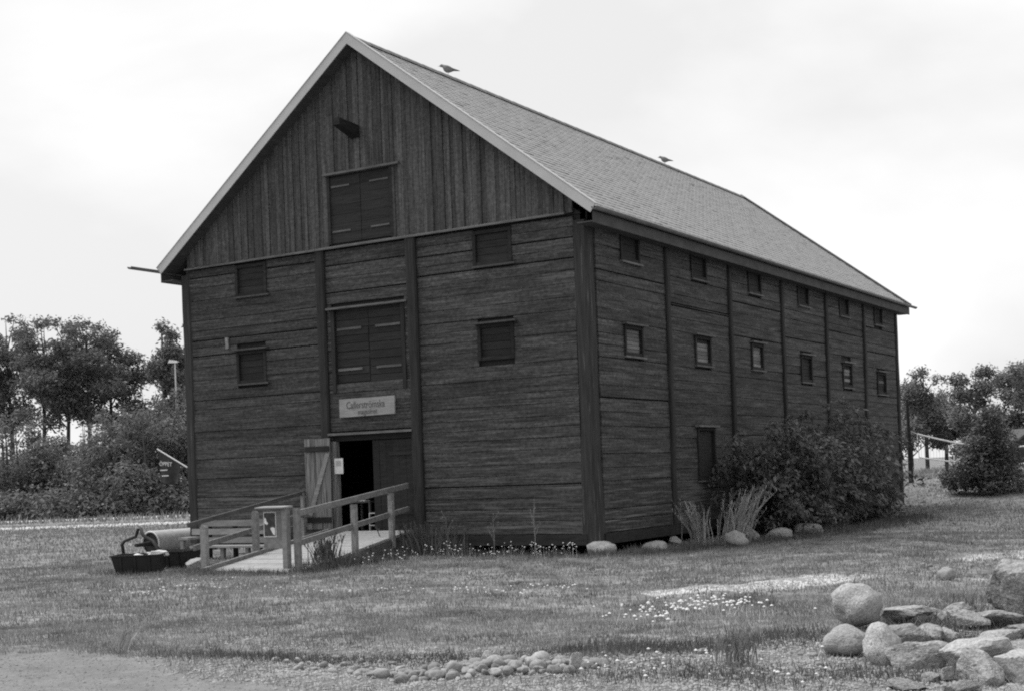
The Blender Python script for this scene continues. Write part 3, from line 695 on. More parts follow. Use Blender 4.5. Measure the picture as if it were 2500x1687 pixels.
def tub(name, label, loc, lx, ly, h, rz):
    z = gz(loc[0], loc[1]); tb_ = thing(name, label, 'tub', (loc[0], loc[1], z), rz=rz); mb = MB(); s = .82; th = .025
    o = [(-lx / 2, -ly / 2), (lx / 2, -ly / 2), (lx / 2, ly / 2), (-lx / 2, ly / 2)]
    v = [(a * s, b * s, 0) for a, b in o] + [(a, b, h) for a, b in o] + [(a * s + (th if a < 0 else -th), b * s + (th if b < 0 else -th), .03) for a, b in o] + [(a + (th if a < 0 else -th), b + (th if b < 0 else -th), h) for a, b in o]
    f = [(3, 2, 1, 0)] + [(i, (i + 1) % 4, 4 + (i + 1) % 4, 4 + i) for i in range(4)] + [(8, 9, 10, 11)] + [(8 + (i + 1) % 4, 8 + i, 12 + i, 12 + (i + 1) % 4) for i in range(4)] + [(4 + i, 4 + (i + 1) % 4, 12 + (i + 1) % 4, 12 + i) for i in range(4)]
    mb.add(v, f).build('shell', 'black_plastic', tb_)
    mb = MB()
    for (a, b) in zip(o, o[1:] + o[:1]): mb.bar((*[q * 1.01 for q in a], h + .004), (*[q * 1.01 for q in b], h + .004), .045, .03)
    mb.build('rim', 'black_plastic', tb_)
    for side in (-1, 1):
        for q in (-.3, 0, .3):
            MB().bar((q * lx, side * (ly / 2 * s + .012), .02), (q * lx, side * (ly / 2 + .006), h - .02), .05, .03, up=(0, 1, 0)).build('rib', 'black_plastic', tb_)
    return tb_
tub('plastic_tub', 'black ribbed plastic tub with pale cloths in it, left of the ramp foot', (-8.2, -6.35), 1.05, .82, .42, R(31))
tub('plastic_tub', 'black plastic tub half hidden behind the first one, nearer the bench', (-8.35, -5.1), .95, .7, .38, R(12))
def rumple(name, label, loc, r, sq, seed, m='pale_cloth', cat='cloth', group=None, rz=0):
    bm = bmesh.new(); bmesh.ops.create_icosphere(bm, subdivisions=3, radius=1)
    for v in bm.verts:
        d = mnoise.noise(v.co * 1.7 + Vector((seed, 0, 0))) * .55 + mnoise.noise(v.co * 4 + Vector((0, seed, 0))) * .22
        v.co *= (1 + d); v.co = Vector((v.co.x * r * sq[0], v.co.y * r * sq[1], v.co.z * r * sq[2]))
    me_ = bpy.data.meshes.new(name); bm.to_mesh(me_); bm.free(); me_.polygons.foreach_set('use_smooth', [True] * len(me_.polygons))
    o = obj(name, me_, m); o.location = loc; o.rotation_euler = (0, 0, rz); return tag(o, label, cat, group)
rumple('work_cloth', 'long pale crumpled cloth hung over the rim of the black tub', (-7.92, -6.08, .43), .13, (1.9, .55, .5), 3, rz=R(40))
rumple('cloth_bundle', 'short pale bundle lying inside the black tub', (-8.05, -6.5, .36), .12, (1.4, .8, .75), 9, rz=R(15))

# ------------------------------------------------------------------ gulls on the ridge
def gull(label, y, s):
    g = thing('gull', label, 'gull', (RX, y, RZ + .075), 'gulls on the roof ridge', rz=R(33)); g.scale = (s, s, s)
    # body: one continuous lofted skin, beak to tail along -X .. +X
    st = [(-.235, .252, .004, .006), (-.205, .258, .012, .013), (-.185, .262, .034, .036), (-.155, .268, .042, .044), (-.125, .255, .045, .050), (-.09, .205, .066, .088), (-.03, .175, .092, .108), (.04, .162, .094, .104), (.11, .152, .074, .074), (.18, .138, .045, .034), (.26, .118, .024, .016), (.31, .108, .014, .008)]
    mb = MB(); n = 12
    for x, z, w, h in st:
        for i in range(n): t = 2 * math.pi * i / n; mb.v.append((x, math.cos(t) * w, z + math.sin(t) * h))
    for k in range(len(st) - 1):
        for i in range(n): mb.f.append((k * n + i, (k + 1) * n + i, (k + 1) * n + (i + 1) % n, k * n + (i + 1) % n))
    mb.f.append(tuple(range(n))); mb.f.append(tuple(range((len(st) - 1) * n, len(st) * n))[::-1]); mb.build('body', 'gull_grey', g, True)
    for sy in (-1, 1):
        mb = MB(); pr = [(-.07, .225, .062), (-.02, .245, .082), (.06, .215, .086), (.16, .175, .060), (.27, .140, .034), (.355, .112, .012)]; 
        for x, z, w in pr: mb.v += [(x, sy * w * .98, z), (x, sy * (w + .012), z - .06 * (1 - max(0, x) / .4)), (x, sy * w * .9, z - .085 * (1 - max(0, x) / .38))]
        for k in range(5):
            for i in range(2): mb.f.append((k * 3 + i, k * 3 + i + 1, k * 3 + i + 4, k * 3 + i + 3))
        mb.build('wing', 'gull_grey', g, True)
        MB().tube([(.02, sy * .03, .10), (.025, sy * .03, .0)], .008, 6).build('leg', 'gull_white', g); MB().hexa([(-.03, sy * .03 - .015, 0), (.03, sy * .03 - .008, 0), (.03, sy * .03 + .008, 0), (-.03, sy * .03 + .015, 0), (-.03, sy * .03 - .012, .006), (.03, sy * .03 - .006, .008), (.03, sy * .03 + .006, .008), (-.03, sy * .03 + .012, .006)]).build('foot', 'gull_white', g)
    MB().tube([(-.228, 0, .254), (-.262, 0, .248)], [.009, .003], 6).build('beak', 'gull_white', g)
gull('gull standing near the front end of the roof ridge', 4.1, 1.0); gull('gull standing farther back on the roof ridge', 18.6, .98)

# ------------------------------------------------------------------ stones
def rock_mesh(seed, kind='round', sub=3, sm=False):
    bm = bmesh.new(); rg = random.Random(seed)
    if kind == 'round':
        bmesh.ops.create_icosphere(bm, subdivisions=sub, radius=1); off = Vector((seed * 3.1, seed, -seed))
        for v in bm.verts:
            d = mnoise.noise(v.co * .9 + off) * .34 + mnoise.noise(v.co * 2.3 + off) * .14 + mnoise.noise(v.co * 6 + off) * .03
            v.co *= 1 + d
    else:
        # broken stone: a fine sphere cut back by random planes, then roughened
        bmesh.ops.create_icosphere(bm, subdivisions=sub + 1 - sm, radius=1); off = Vector((seed * 2.3, 1.7 * seed, seed)); pl_ = []
        for k in range(13):
            d = Vector((rg.gauss(0, 1), rg.gauss(0, 1), rg.gauss(0, 1))).normalized(); pl_.append((d, rg.uniform(.42, .9)))
        pl_ += [(Vector((rg.uniform(-.15, .15), rg.uniform(-.15, .15), 1)).normalized(), rg.uniform(.7, .85)), (Vector((0, 0, -1)), .8)]
        for v in bm.verts:
            u = v.co.normalized(); r = 1.25
            for d, q in pl_:
                c = u.dot(d)
                if c > .05: r = min(r, q / c)
            p = u * r
            v.co = p * (1 + mnoise.noise(p * 1.6 + off) * .10 + mnoise.noise(p * 4.2 + off) * .055 + mnoise.noise(p * 10 + off) * .03)
    me_ = bpy.data.meshes.new('stone'); bm.to_mesh(me_); bm.free()
    me_.polygons.foreach_set('use_smooth', [kind == 'round' or sm] * len(me_.polygons)); return me_
def stone(name, label, x, y, sx, sy, sz, seed, kind='round', m='stone', rz=0.0, tilt=(0, 0), z=None, group=None, cat='stone', sink=.35):
    o = obj(name, rock_mesh(seed, kind), m); o.scale = (sx, sy, sz); o.rotation_euler = (tilt[0], tilt[1], rz)
    o.location = (x, y, (gz(x, y) if z is None else z) + sz * (1 - sink)); return tag(o, label, cat, group)
G1 = 'stones under and beside the barn'
stone('foundation_stone', 'broad flat-topped boulder carrying the barn corner post', .12, -.08, .33, .30, .19, 3, 'round', rz=.5, z=-.06, group=G1, sink=.2)
stone('foundation_stone', 'squarish pale block under the first side post', .15, 4.0, .24, .22, .17, 12, 'angular', rz=.3, group=G1, z=-.12, sink=.1)
stone('foundation_stone', 'low rounded stone in the grass between corner boulder and pale block', 1.0, 1.0, .30, .24, .15, 14, 'round', rz=.5, group=G1)
stone('foundation_stone', 'pale leaning stone behind the tall dry grass', 1.9, 4.6, .36, .34, .30, 8, 'angular', rz=.9, tilt=(.3, .4), group=G1)
stone('foundation_stone', 'pale rounded boulder at the foot of the tall dry grass', 2.35, 2.7, .33, .28, .20, 6, 'round', rz=.2, group=G1)
stone('foundation_stone', 'low mossy stone just right of the dry grass boulders', 2.55, 5.1, .36, .26, .17, 15, 'round', m='rubble', rz=.6, group=G1)
stone('foundation_stone', 'low stone at the front edge of the big shrub', 2.75, 6.9, .40, .3, .19, 16, 'round', m='rubble', rz=.6, group=G1)
stone('foundation_stone', 'rounded stone under the far right corner of the barn', .55, 22.6, .42, .36, .26, 5, 'round', m='rubble', rz=.1, group=G1)
stone('foundation_stone', 'block under the left corner post of the barn', -12.5, .05, .3, .3, .17, 21, 'angular', group=G1, z=-.04, sink=.0)
for i, y in enumerate((8.5, 12.8, 17.0, 21.3)): stone('foundation_stone', 'squat block under a side post behind the big shrub', .0, y, .24, .22, .17, 30 + i, 'angular', m='rubble', group=G1, z=-.13, sink=.0)
for i, x in enumerate((-4.9, -7.8)): stone('foundation_stone', 'squat block under a front post beside the ramp', x, .1, .28, .26, .19, 40 + i, 'angular', group=G1, z=-.1, sink=.0)
stone('broken_slab', 'pale broken concrete lump beside the black tubs', -7.35, -5.3, .3, .24, .2, 51, 'angular', group=None, sink=.2)

# foreground boulders and rubble heap, lower right
G2 = 'rubble heap at the lower right'
def rb(label, x, y, sx, sy, sz, seed, kind='angular', rz=0.0, tilt=(0, 0), z=0.0, m='rubble', name='rubble_stone'):
    return stone(name, label, x, y, sx, sy, sz, seed, kind, m, rz, tilt, gz(x, y) + z, G2, sink=.15)
rb('largest round pale boulder, sitting on two others', 10.16, -13.25, .262, .25, .24, 3, 'round', .4, z=.05, m='stone', name='boulder')
rb('rounded half-buried boulder below and left of the largest one', 10.65, -15.14, .225, .21, .155, 9, 'round', .5, m='stone', name='boulder')
rb('long pale boulder sloping down to the right below the largest one', 11.1, -15.5, .24, .17, .19, 18, 'round', -.75, (0, .35), z=.01, m='stone', name='boulder')
RUB = [('flat mossy slab right behind the largest boulder', 10.55, -12.8, .36, .3, .15), ('low pale ledge of stone far behind the heap', 10.68, -11.9, .42, .3, .11), ('tilted block before the tall upright block', 11.08, -12.55, .26, .24, .16),
       ('dark slab wedged behind the long pale boulder', 11.03, -14.3, .27, .25, .14), ('thin slab lying across the middle of the heap', 11.2, -14.05, .27, .25, .12), ('jagged wedge slab low in the middle of the heap', 11.53, -15.6, .30, .24, .165),
       ('small lumpy stone between the two broad slabs', 11.38, -14.1, .13, .12, .10), ('grassy-topped slab at the back of the heap', 11.42, -13.4, .27, .25, .13), ('broad pale slab with a jagged lower edge', 11.90, -15.6, .33, .26, .19),
       ('flat slab at the foot of the tall upright block', 11.66, -13.2, .30, .25, .12), ('long flat slab near the right edge of the heap', 11.95, -14.5, .37, .25, .12), ('slab behind the right end of the heap', 12.06, -13.8, .29, .25, .12),
       ('dark tilted block at the bottom right corner', 12.21, -16.2, .22, .22, .18), ('pale tilted slab beside the dark corner block', 12.40, -16.0, .25, .22, .2), ('slab cut by the right picture edge', 12.36, -14.95, .24, .22, .13),
       ('tall upright lichen-grey block at the right edge', 11.62, -11.95, .38, .34, .45), ('small stone at the bottom edge under the broad slab', 11.89, -16.26, .12, .11, .075), ('small round stone under the jagged wedge slab', 11.75, -16.35, .12, .11, .08),
       ('low stone at the bottom edge left of the broad slab', 11.69, -16.72, .16, .13, .06), ('low stone at the bottom edge below the broad slab', 12.1, -16.75, .17, .14, .065), ('low stone at the bottom edge below the corner block', 12.35, -16.75, .14, .13, .065),
       ('low stone in the very bottom right corner', 12.55, -16.65, .19, .15, .07)]
for i, (lb, x, y, sx, sy, sz) in enumerate(RUB):
    rb(lb, x, y, sx, sy, sz, 61 + i, 'angular', rnd.uniform(-.3, .9), (rnd.uniform(-.18, .3), rnd.uniform(-.25, .25)), z=rnd.uniform(-.06, .0), m='rubble' if i not in (8, 13) else 'stone')
rb('small stone lying right behind the largest boulder', 10.75, -12.9, .12, .1, .09, 26, 'round', .3, m='stone')

# cobble spill at the edge of the road
cmesh = [rock_mesh(100 + i, 'round', 3) if i < 4 else rock_mesh(100 + i, 'angular', 3, True) for i in range(9)]
rs = np.random.RandomState(4)
def cobble(x, y, r, label, group, z=None, name='cobblestone'):
    o = obj(name, cmesh[rs.randint(9)], 'cobble'); s = r * rs.uniform(.8, 1.2, 3) * np.array([1.12, .95, .78])
    o.scale = s; o.rotation_euler = (rs.uniform(-.3, .3), rs.uniform(-.3, .3), rs.uniform(0, 6.28)); o.location = (x, y, (gz(x, y) if z is None else z) + s[2] * rs.uniform(.1, .5))
    return tag(o, label, 'stone', group)
placed = []
def scatter(n, cx, cy, ax, ay, rot, r0, r1, label, group, pile=0.0):
    c, s = math.cos(rot), math.sin(rot); k = 0; tries = 0
    while k < n and tries < n * 40:
        tries += 1; u, v = rs.uniform(-1, 1, 2)
        if u * u + v * v > 1: continue
        x = cx + u * ax * c - v * ay * s; y = cy + u * ax * s + v * ay * c; r = rs.uniform(r0, r1)
        if any((x - p) ** 2 + (y - q) ** 2 < (.78 * (r + t)) ** 2 for p, q, t in placed): continue
        placed.append((x, y, r)); cobble(x, y, r, label, group, gz(x, y) + pile * max(0, 1 - u * u - v * v)); k += 1
scatter(85, 7.62, -16.95, 1.2, .55, .35, .04, .085, 'rounded pale cobble in the spill at the bottom middle', 'cobble spill at the bottom middle', .03)
scatter(60, 6.2, -17.0, 1.7, .42, -.25, .02, .055, 'fist-sized stone in the row along the road edge', 'stones along the road edge')
scatter(70, 9.7, -15.9, 1.3, 1.1, .4, .02, .045, 'small stone strewn on the bare soil before the boulders', 'stones on the bare soil')
scatter(30, 9.3, -4.5, 2.6, 1.6, .9, .025, .06, 'small stone on the gravel patch at the right', 'stones on the gravel patch')
o = stone('edge_slab', 'upright slab-like pale stone right of the cobble spill', 8.50, -16.75, .12, .07, .10, 77, 'angular', 'stone', .55, sink=.3)
o = stone('edge_stone', 'white pointed cobble crowning the spill', 7.25, -16.35, .075, .07, .07, 7, 'round', 'stone', sink=.1)
stone('edge_stone', 'pale stone lying alone on the gravel at the right', 9.55, -6.6, .14, .12, .11, 11, 'round', 'stone', sink=.2)

# pebbles: too many to count
def pebbles(name, label, n, gen, r0, r1, seed):
    rg = np.random.RandomState(seed); x, y = gen(rg, n); z = ground_z(x, y)
    base = np.array([(1, 0, 0), (0, 1, 0), (-1, 0, 0), (0, -1, 0), (0, 0, 1), (0, 0, -1)], float)
    fc = np.array([(0, 1, 4), (1, 2, 4), (2, 3, 4), (3, 0, 4)]); r = rg.uniform(r0, r1, n) * rg.uniform(.6, 1.3, n); a = rg.uniform(0, 6.28, n)
    P = base[None] * np.stack([r * rg.uniform(.8, 1.4, n), r, r * rg.uniform(.5, .8, n)], 1)[:, None, :]
    c, s = np.cos(a)[:, None], np.sin(a)[:, None]; X = P[..., 0] * c - P[..., 1] * s + x[:, None]; Y = P[..., 0] * s + P[..., 1] * c + y[:, None]; Z = P[..., 2] + z[:, None] + r[:, None] * .15
    V = np.stack([X, Y, Z], -1)[:, fc, :].reshape(-1, 3)
    m_ = np_mesh(name, V, 3, np.repeat(rg.uniform(.7, 1.3, n), 4)); return tag(obj(name, m_, 'cobble'), label, 'gravel', kind='stuff')
def mask_gen(mask, x0, x1, y0, y1):
    def g(rg, n):
        xs, ys = [], []; c = 0
        while c < n:
            x = rg.uniform(x0, x1, n * 3); y = rg.uniform(y0, y1, n * 3); k = rg.uniform(0, 1, n * 3) < mask(x, y); xs.append(x[k]); ys.append(y[k]); c += k.sum()
        return np.concatenate(xs)[:n], np.concatenate(ys)[:n]
    return g
pebbles('gravel_pebbles', 'pale pebbles of the gravel patch', 7000, mask_gen(gravel_mask, 4, 12, -10.5, 12), .008, .022, 1)
pebbles('soil_pebbles', 'pebbles strewn over the bare stony soil in front', 26000, mask_gen(lambda x, y: soil_mask(x, y) * (1 - sand_mask(x, y)), 3, 14, -22, -12.5), .008, .024, 2)
pebbles('road_grit', 'fine grit on the pale road', 7000, mask_gen(sand_mask, 0, 9, -22, -16.5), .004, .015, 3)

# ------------------------------------------------------------------ grass
CAMXY = np.array([cam.location.x, cam.location.y]); FWD = np.array([-math.sin(.5394), math.cos(.5394)]); RGT = np.array([FWD[1], -FWD[0]])
def blades(n, d0, d1, h0, h1, wd, seed, half=.46, keep=None, lean=.5):
    rg = np.random.RandomState(seed); d = np.sqrt(rg.uniform(d0 ** 2, d1 ** 2, n)); l = rg.uniform(-half, half, n) * d
    x = CAMXY[0] + FWD[0] * d + RGT[0] * l; y = CAMXY[1] + FWD[1] * d + RGT[1] * l
    k = ~((x > -W - .1) & (x < .1) & (y > -.2) & (y < LEN))
    bare = np.maximum(np.maximum(gravel_mask(x, y) * 1.0, sand_mask(x, y) * 1.1), soil_mask(x, y) * .66); k &= rg.uniform(0, 1, n) > bare
    tt = np.clip((y + 6.2) / 6.1, 0, 1); inr = (x > -6.5 - 1.2 * tt) & (x < -3.9 - 1.3 * tt) & (y > -6.05) & (y < 0); k &= ~inr
    patch = fbm(x, y, 1.1, 8) * .5 + fbm(x, y, .35, 9) * .5; thin = fbm(x * 1.0, y * 1.6, 2.6, 12)
    k &= rg.uniform(-1.2, .9, n) < thin + .35
    if keep is not None: k &= keep(x, y, rg)
    x, y, patch, d = x[k], y[k], patch[k], d[k]; n = len(x); z = ground_z(x, y)
    h = (h0 + (h1 - h0) * np.clip(.5 + .5 * patch, 0, 1)) * rg.uniform(.55, 1.25, n); w = wd * (d / d0) ** .6 * rg.uniform(.7, 1.3, n)
    a = rg.uniform(0, 6.28, n); b = rg.uniform(0, 6.28, n); ln = h * rg.uniform(.1, lean * 1.6, n)
    dx, dy = np.cos(a) * w / 2, np.sin(a) * w / 2
    V = np.stack([np.stack([x - dx, y - dy, z - .01], 1), np.stack([x + dx, y + dy, z - .01], 1), np.stack([x + np.cos(b) * ln, y + np.sin(b) * ln, z + h], 1)], 1).reshape(-1, 3)
    return V, rg.uniform(.65, 1.35, n) * (1 + .22 * patch)
parts = [blades(170000, 9.5, 20, .035, .085, .007, 1), blades(170000, 20, 36, .04, .10, .014, 2), blades(110000, 36, 75, .06, .14, .03, 3)]
tag(obj('lawn_grass', np_mesh('lawn_grass', np.concatenate([p[0] for p in parts]), 3, np.concatenate([p[1] for p in parts])), 'grass'), 'short uneven lawn grass in front of and beside the barn', 'grass', kind='stuff')
tall = lambda x, y, rg: (rg.uniform(0, 1, len(x)) < np.clip(fbm(x, y, 1.7, 21) - .35, 0, 1) * 1.6)
V_, t_ = blades(60000, 10, 30, .10, .22, .009, 5, keep=tall, lean=.6)
tag(obj('grass_tufts', np_mesh('grass_tufts', V_, 3, t_), 'grass'), 'longer loose tufts standing out of the lawn', 'grass', kind='stuff')
V_, t_ = blades(50000, 78, 125, .15, .5, .09, 6, half=.5)
tag(obj('meadow_grass', np_mesh('meadow_grass', V_, 3, t_), 'grass'), 'rough meadow grass far beyond the barn', 'grass', kind='stuff')

def strip_blades(pts, n, wid, h0, h1, w, seed):
    rg = np.random.RandomState(seed); P = np.array(pts, float); sl = np.hypot(*(P[1:] - P[:-1]).T); cs = np.concatenate([[0], np.cumsum(sl)])
    t = rg.uniform(0, cs[-1], n); i = np.clip(np.searchsorted(cs, t) - 1, 0, len(sl) - 1); f = (t - cs[i]) / sl[i]; q = P[i] + (P[i + 1] - P[i]) * f[:, None]
    x = q[:, 0] + rg.normal(0, wid, n); y = q[:, 1] + rg.normal(0, wid, n); z = ground_z(x, y); cl = .55 + .45 * fbm(x, y, 4.0, seed); h = rg.uniform(h0, h1, n) * np.clip(cl, .3, 1.2)
    a = rg.uniform(0, 6.28, n); b = rg.uniform(0, 6.28, n); ln = h * rg.uniform(.1, .6, n); w = w * rg.uniform(.6, 1.4, n); dx, dy = np.cos(a) * w / 2, np.sin(a) * w / 2
    return np.stack([np.stack([x - dx, y - dy, z], 1), np.stack([x + dx, y + dy, z], 1), np.stack([x + np.cos(b) * ln, y + np.sin(b) * ln, z + h], 1)], 1).reshape(-1, 3), rg.uniform(.6, 1.3, n)
a_ = [strip_blades([(-3.75, -6.0), (-4.3, -3.4), (-4.75, -.9)], 3500, .22, .15, .55, .022, 31), strip_blades([(-4.7, -.5), (-2.5, -.75), (-.8, -.9)], 3200, .26, .1, .38, .016, 32), strip_blades([(-4.5, -.45), (-3.4, -.4)], 1500, .22, .25, .65, .018, 33),
      strip_blades([(-.6, -1.1), (.9, -1.0), (1.6, .4), (2.4, 2.4)], 3000, .25, .08, .32, .018, 34), strip_blades([(2.6, 3), (3.2, 7), (3.6, 12), (2.6, 18)], 3500, .4, .1, .35, .022, 35), strip_blades([(-6.9, -6.4), (-5, -6.5), (-3.8, -6.6), (-8.8, -6.9)], 2500, .2, .08, .25, .016, 36)]
tag(obj('wall_weeds', np_mesh('wall_weeds', np.concatenate([p[0] for p in a_]), 3, np.concatenate([p[1] for p in a_])), 'weed'), 'rank weeds along the barn foot and the ramp', 'weeds', kind='stuff')

a_ = [strip_blades([(3.2, -16.7), (5.2, -16.6), (7.4, -15.9), (9.3, -15.2)], 5200, .22, .05, .17, .011, 41), strip_blades([(8.2, -15.4), (9.2, -14.6), (9.9, -13.9)], 2200, .28, .05, .2, .011, 42), strip_blades([(8.8, -17.0), (10.2, -16.6), (11.0, -16.6)], 1800, .3, .05, .18, .010, 43), strip_blades([(10.4, -12.2), (11.2, -12.6), (12.3, -13.0)], 2200, .3, .06, .26, .012, 44), strip_blades([(10.7, -13.4), (11.3, -14.6), (12.2, -14.2)], 1500, .3, .08, .24, .010, 45), strip_blades([(11.0, -16.0), (11.7, -16.3), (12.4, -15.5)], 900, .2, .06, .18, .009, 46)]
tag(obj('road_weeds', np_mesh('road_weeds', np.concatenate([p[0] for p in a_]), 3, np.concatenate([p[1] for p in a_])), 'weed'), 'dark low weeds between lawn, road edge and stones in front', 'weeds', kind='stuff')

# ------------------------------------------------------------------ flowers
def flowers(name, label, spots, n, h0, h1, r, seed):
    rg = np.random.RandomState(seed); mb = MB(); 
    for _ in range(n):
        cx, cy, s1, s2 = spots[rg.randint(len(spots))]; x = cx + rg.normal(0, s1); y = cy + rg.normal(0, s2)
        if -W < x < -.05 and y > -.3: continue
        z = gz(x, y); h = rg.uniform(h0, h1); rr = r * rg.uniform(.65, 1.25); lx, ly = rg.normal(0, .25 * h, 2); t = (x + lx, y + ly, z + h)
        mb.add([(x - .003, y, z), (x + .003, y, z), t], [(0, 1, 2)])
        k = 6; a0 = rg.uniform(0, 6); v = [(t[0] + math.cos(a0 + 2 * math.pi * i / k) * rr, t[1] + math.sin(a0 + 2 * math.pi * i / k) * rr, t[2] - rr * .2) for i in range(k)] + [(t[0], t[1], t[2] + rr * .55), (t[0], t[1], t[2] - rr * .6)]
        mb.add(v, [(i, (i + 1) % k, k) for i in range(k)] + [((i + 1) % k, i, k + 1) for i in range(k)])
    return tag(mb.build(name, 'flower'), label, 'flowers', kind='stuff')
flowers('clover_flowers', 'white round flower heads before the gravel patch', [(8.0, -11.9, .22, .20), (8.15, -12.3, .35, .2), (7.75, -12.2, .25, .2)], 85, .12, .24, .022, 1)
flowers('clover_flowers', 'scattered white round flower heads left of the dense clump', [(7.45, -13.3, .35, .4), (7.75, -13.0, .25, .4)], 50, .12, .30, .024, 2)
flowers('daisies', 'small white daisies among weeds along the barn front', [(-3.3, -1.5, .5, .35), (-1.9, -1.2, .6, .3), (-.5, -1.3, .5, .25), (-3.6, -3.5, .3, .7)], 150, .08, .38, .02, 3)
flowers('daisies', 'patches of small white daisies on the lawn below the ramp', [(-2.6, -9.8, 1.0, .25), (-.4, -9.7, .5, .25), (.9, -9.6, .4, .2), (-3.6, -10.6, .4, .25), (2.6, -9.2, .5, .2), (3.6, -8.4, .35, .15), (-4.6, -8.4, .5, .2)], 120, .03, .08, .020, 4)
flowers('daisies', 'few pale flowers among the stones at the bottom', [(9.6, -16.3, .5, .4), (10.6, -16.9, .5, .3), (8.9, -16.9, .4, .3)], 40, .05, .16, .018, 5)

# dead stalks and dry grass clumps
def stalk(name, label, x, y, h, seed, m='dry_grass', n=9, group=None):
    rg = np.random.RandomState(seed); o = thing(name, label, 'weed', (x, y, gz(x, y)), group); mb = MB(); mb.tube([(0, 0, 0), (.02, .01, h * .5), (.0, 0, h)], [.012, .009, .004], 5)
    mb2 = MB()
    for _ in range(n):
        t = rg.uniform(.35, .95); a = rg.uniform(0, 6.28); l = h * rg.uniform(.12, .3); p = Vector((.01, 0, h * t)); q = p + Vector((math.cos(a) * l * .6, math.sin(a) * l * .6, l)); mb2.tube([p, q], [.006, .003], 4)
        mb2.tube([q, q + Vector((0, 0, .03))], [.016, .006], 5)
    for b_, nm in ((mb, 'stem'), (mb2, 'branches')):
        me_ = b_.mesh(nm); a = me_.attributes.new('tone', 'FLOAT', 'POINT'); a.data.foreach_set('value', [.75] * len(b_.v)); obj(nm, me_, m, o)
stalk('dead_stalk', 'tall branched dead stalk just left of the corner post', -1.25, -.75, 1.15, 1); stalk('dead_stalk', 'shorter dead stalk further left along the front wall', -2.4, -.7, 1.0, 2)
stalk('dead_stalk', 'bent dead stalk rising from weeds at the ramp side', -3.6, -.9, .95, 5); stalk('dead_stalk', 'thin dead stalk leaning at the first side post', .6, 3.4, 1.0, 6)
def clump(name, label, x, y, h, n, spread, lean, seed, m='dry_grass', w=.02, cat='grass'):
    rg = np.random.RandomState(seed); k = 4; V = []; T = []
    for i in range(n):
        bx, by = rg.normal(0, spread, 2); a = rg.uniform(0, 6.28); hh = h * rg.uniform(.4, 1.0); l = rg.normal(0, .22, 2) + lean; ww = w * rg.uniform(.6, 1.3); tn = rg.uniform(.65, 1.25)
        pts = [np.array([bx + l[0] * hh * t ** 1.6, by + l[1] * hh * t ** 1.6, hh * t]) for t in (0, .5, 1)]; s = np.array([math.cos(a), math.sin(a), 0]) * ww / 2
        V += [pts[0] - s, pts[0] + s, pts[1] + s, pts[1] - s, pts[1] - s, pts[1] + s, pts[2] + s * .3, pts[2] - s * .3]; T += [tn, tn]
        for q in range(5):   # seed head spikelets
            t = rg.uniform(.72, 1.0); p = np.array([bx + l[0] * hh * t ** 1.6, by + l[1] * hh * t ** 1.6, hh * t]); e = rg.normal(0, .02, 3); e[2] = abs(e[2]) + .05
            V += [p - s * .7, p + s * .7, p + e + s * .4, p + e - s * .4]; T.append(tn)
    o = thing(name, label, cat, (x, y, gz(x, y))); tag(obj('blades', np_mesh(name, np.array(V), 4, np.array(T)), m, o), kind='stuff'); return o
clump('dry_grass_clump', 'big clump of tall dry grass leaning right before the shrub', 2.1, 3.1, 1.4, 130, .18, np.array([.28, .22]), 3, w=.024)
clump('dry_grass_clump', 'smaller clump of dry grass left of the big one', 1.5, 2.6, 1.15, 70, .14, np.array([-.12, -.1]), 4, w=.022)
clump('grass_tussock', 'ragged tussock of long grass at the bottom edge right of middle', 9.85, -16.1, .34, 70, .09, np.array([.1, 0]), 5, 'grass', .012)
clump('grass_tussock', 'grass tussock beside the upright block at the right edge', 11.2, -12.2, .3, 45, .15, np.array([.1, .1]), 6, 'grass', .014)
clump('grass_tussock', 'dark tuft under the second ramp post', -4.35, -4.6, .75, 130, .16, np.array([0, 0]), 7, 'weed', .022)
clump('grass_tussock', 'bushy weeds where the ramp meets the barn', -4.15, -.75, .8, 220, .38, np.array([0, -.05]), 8, 'weed', .03)
clump('dry_twig', 'small dry twig sticking up at the tip of the road', 2.55, -17.0, .42, 12, .04, np.array([.5, .3]), 9, 'dry_grass', .02, 'twig')

# ------------------------------------------------------------------ trees and shrubs
def leaf_cloud(rg, centers, radii, n, size, up=.5, shell=.35, clump_=6):
    """leaves in clumps through ellipsoids; returns quads"""
    C = np.array(centers, float); Rr = np.array(radii, float); vol = Rr.prod(1) ** .75; nb = n // clump_; k = rg.choice(len(C), nb, p=vol / vol.sum())
    d = rg.normal(0, 1, (nb, 3)); d /= np.linalg.norm(d, axis=1)[:, None]; r = rg.uniform(shell, 1, nb) ** .5
    wob = 1 + .22 * np.sin(d[:, 0] * 5 + k) * np.cos(d[:, 1] * 4 + k * 2) + .12 * np.sin(d[:, 2] * 9 + k)
    p = C[k] + d * Rr[k] * (r * wob)[:, None]; p = np.repeat(p, clump_, 0) + rg.normal(0, size * 1.25, (nb * clump_, 3)); m = len(p)
    nrm = rg.normal(0, 1, (m, 3)); nrm[:, 2] += up * 2; nrm += np.repeat(d, clump_, 0) * .8; nrm /= np.linalg.norm(nrm, axis=1)[:, None]
    t = np.cross(nrm, rg.normal(0, 1, (m, 3))); t /= np.linalg.norm(t, axis=1)[:, None]; b = np.cross(nrm, t); s = (size * rg.uniform(.55, 1.3, m))[:, None]
    V = np.stack([p - t * s, p - b * s * .42 + nrm * s * .05, p + t * s, p + b * s * .42 + nrm * s * .05], 1).reshape(-1, 3)
    tone = np.repeat(rg.uniform(.75, 1.25, nb), clump_) * rg.uniform(.7, 1.3, m); return V, tone
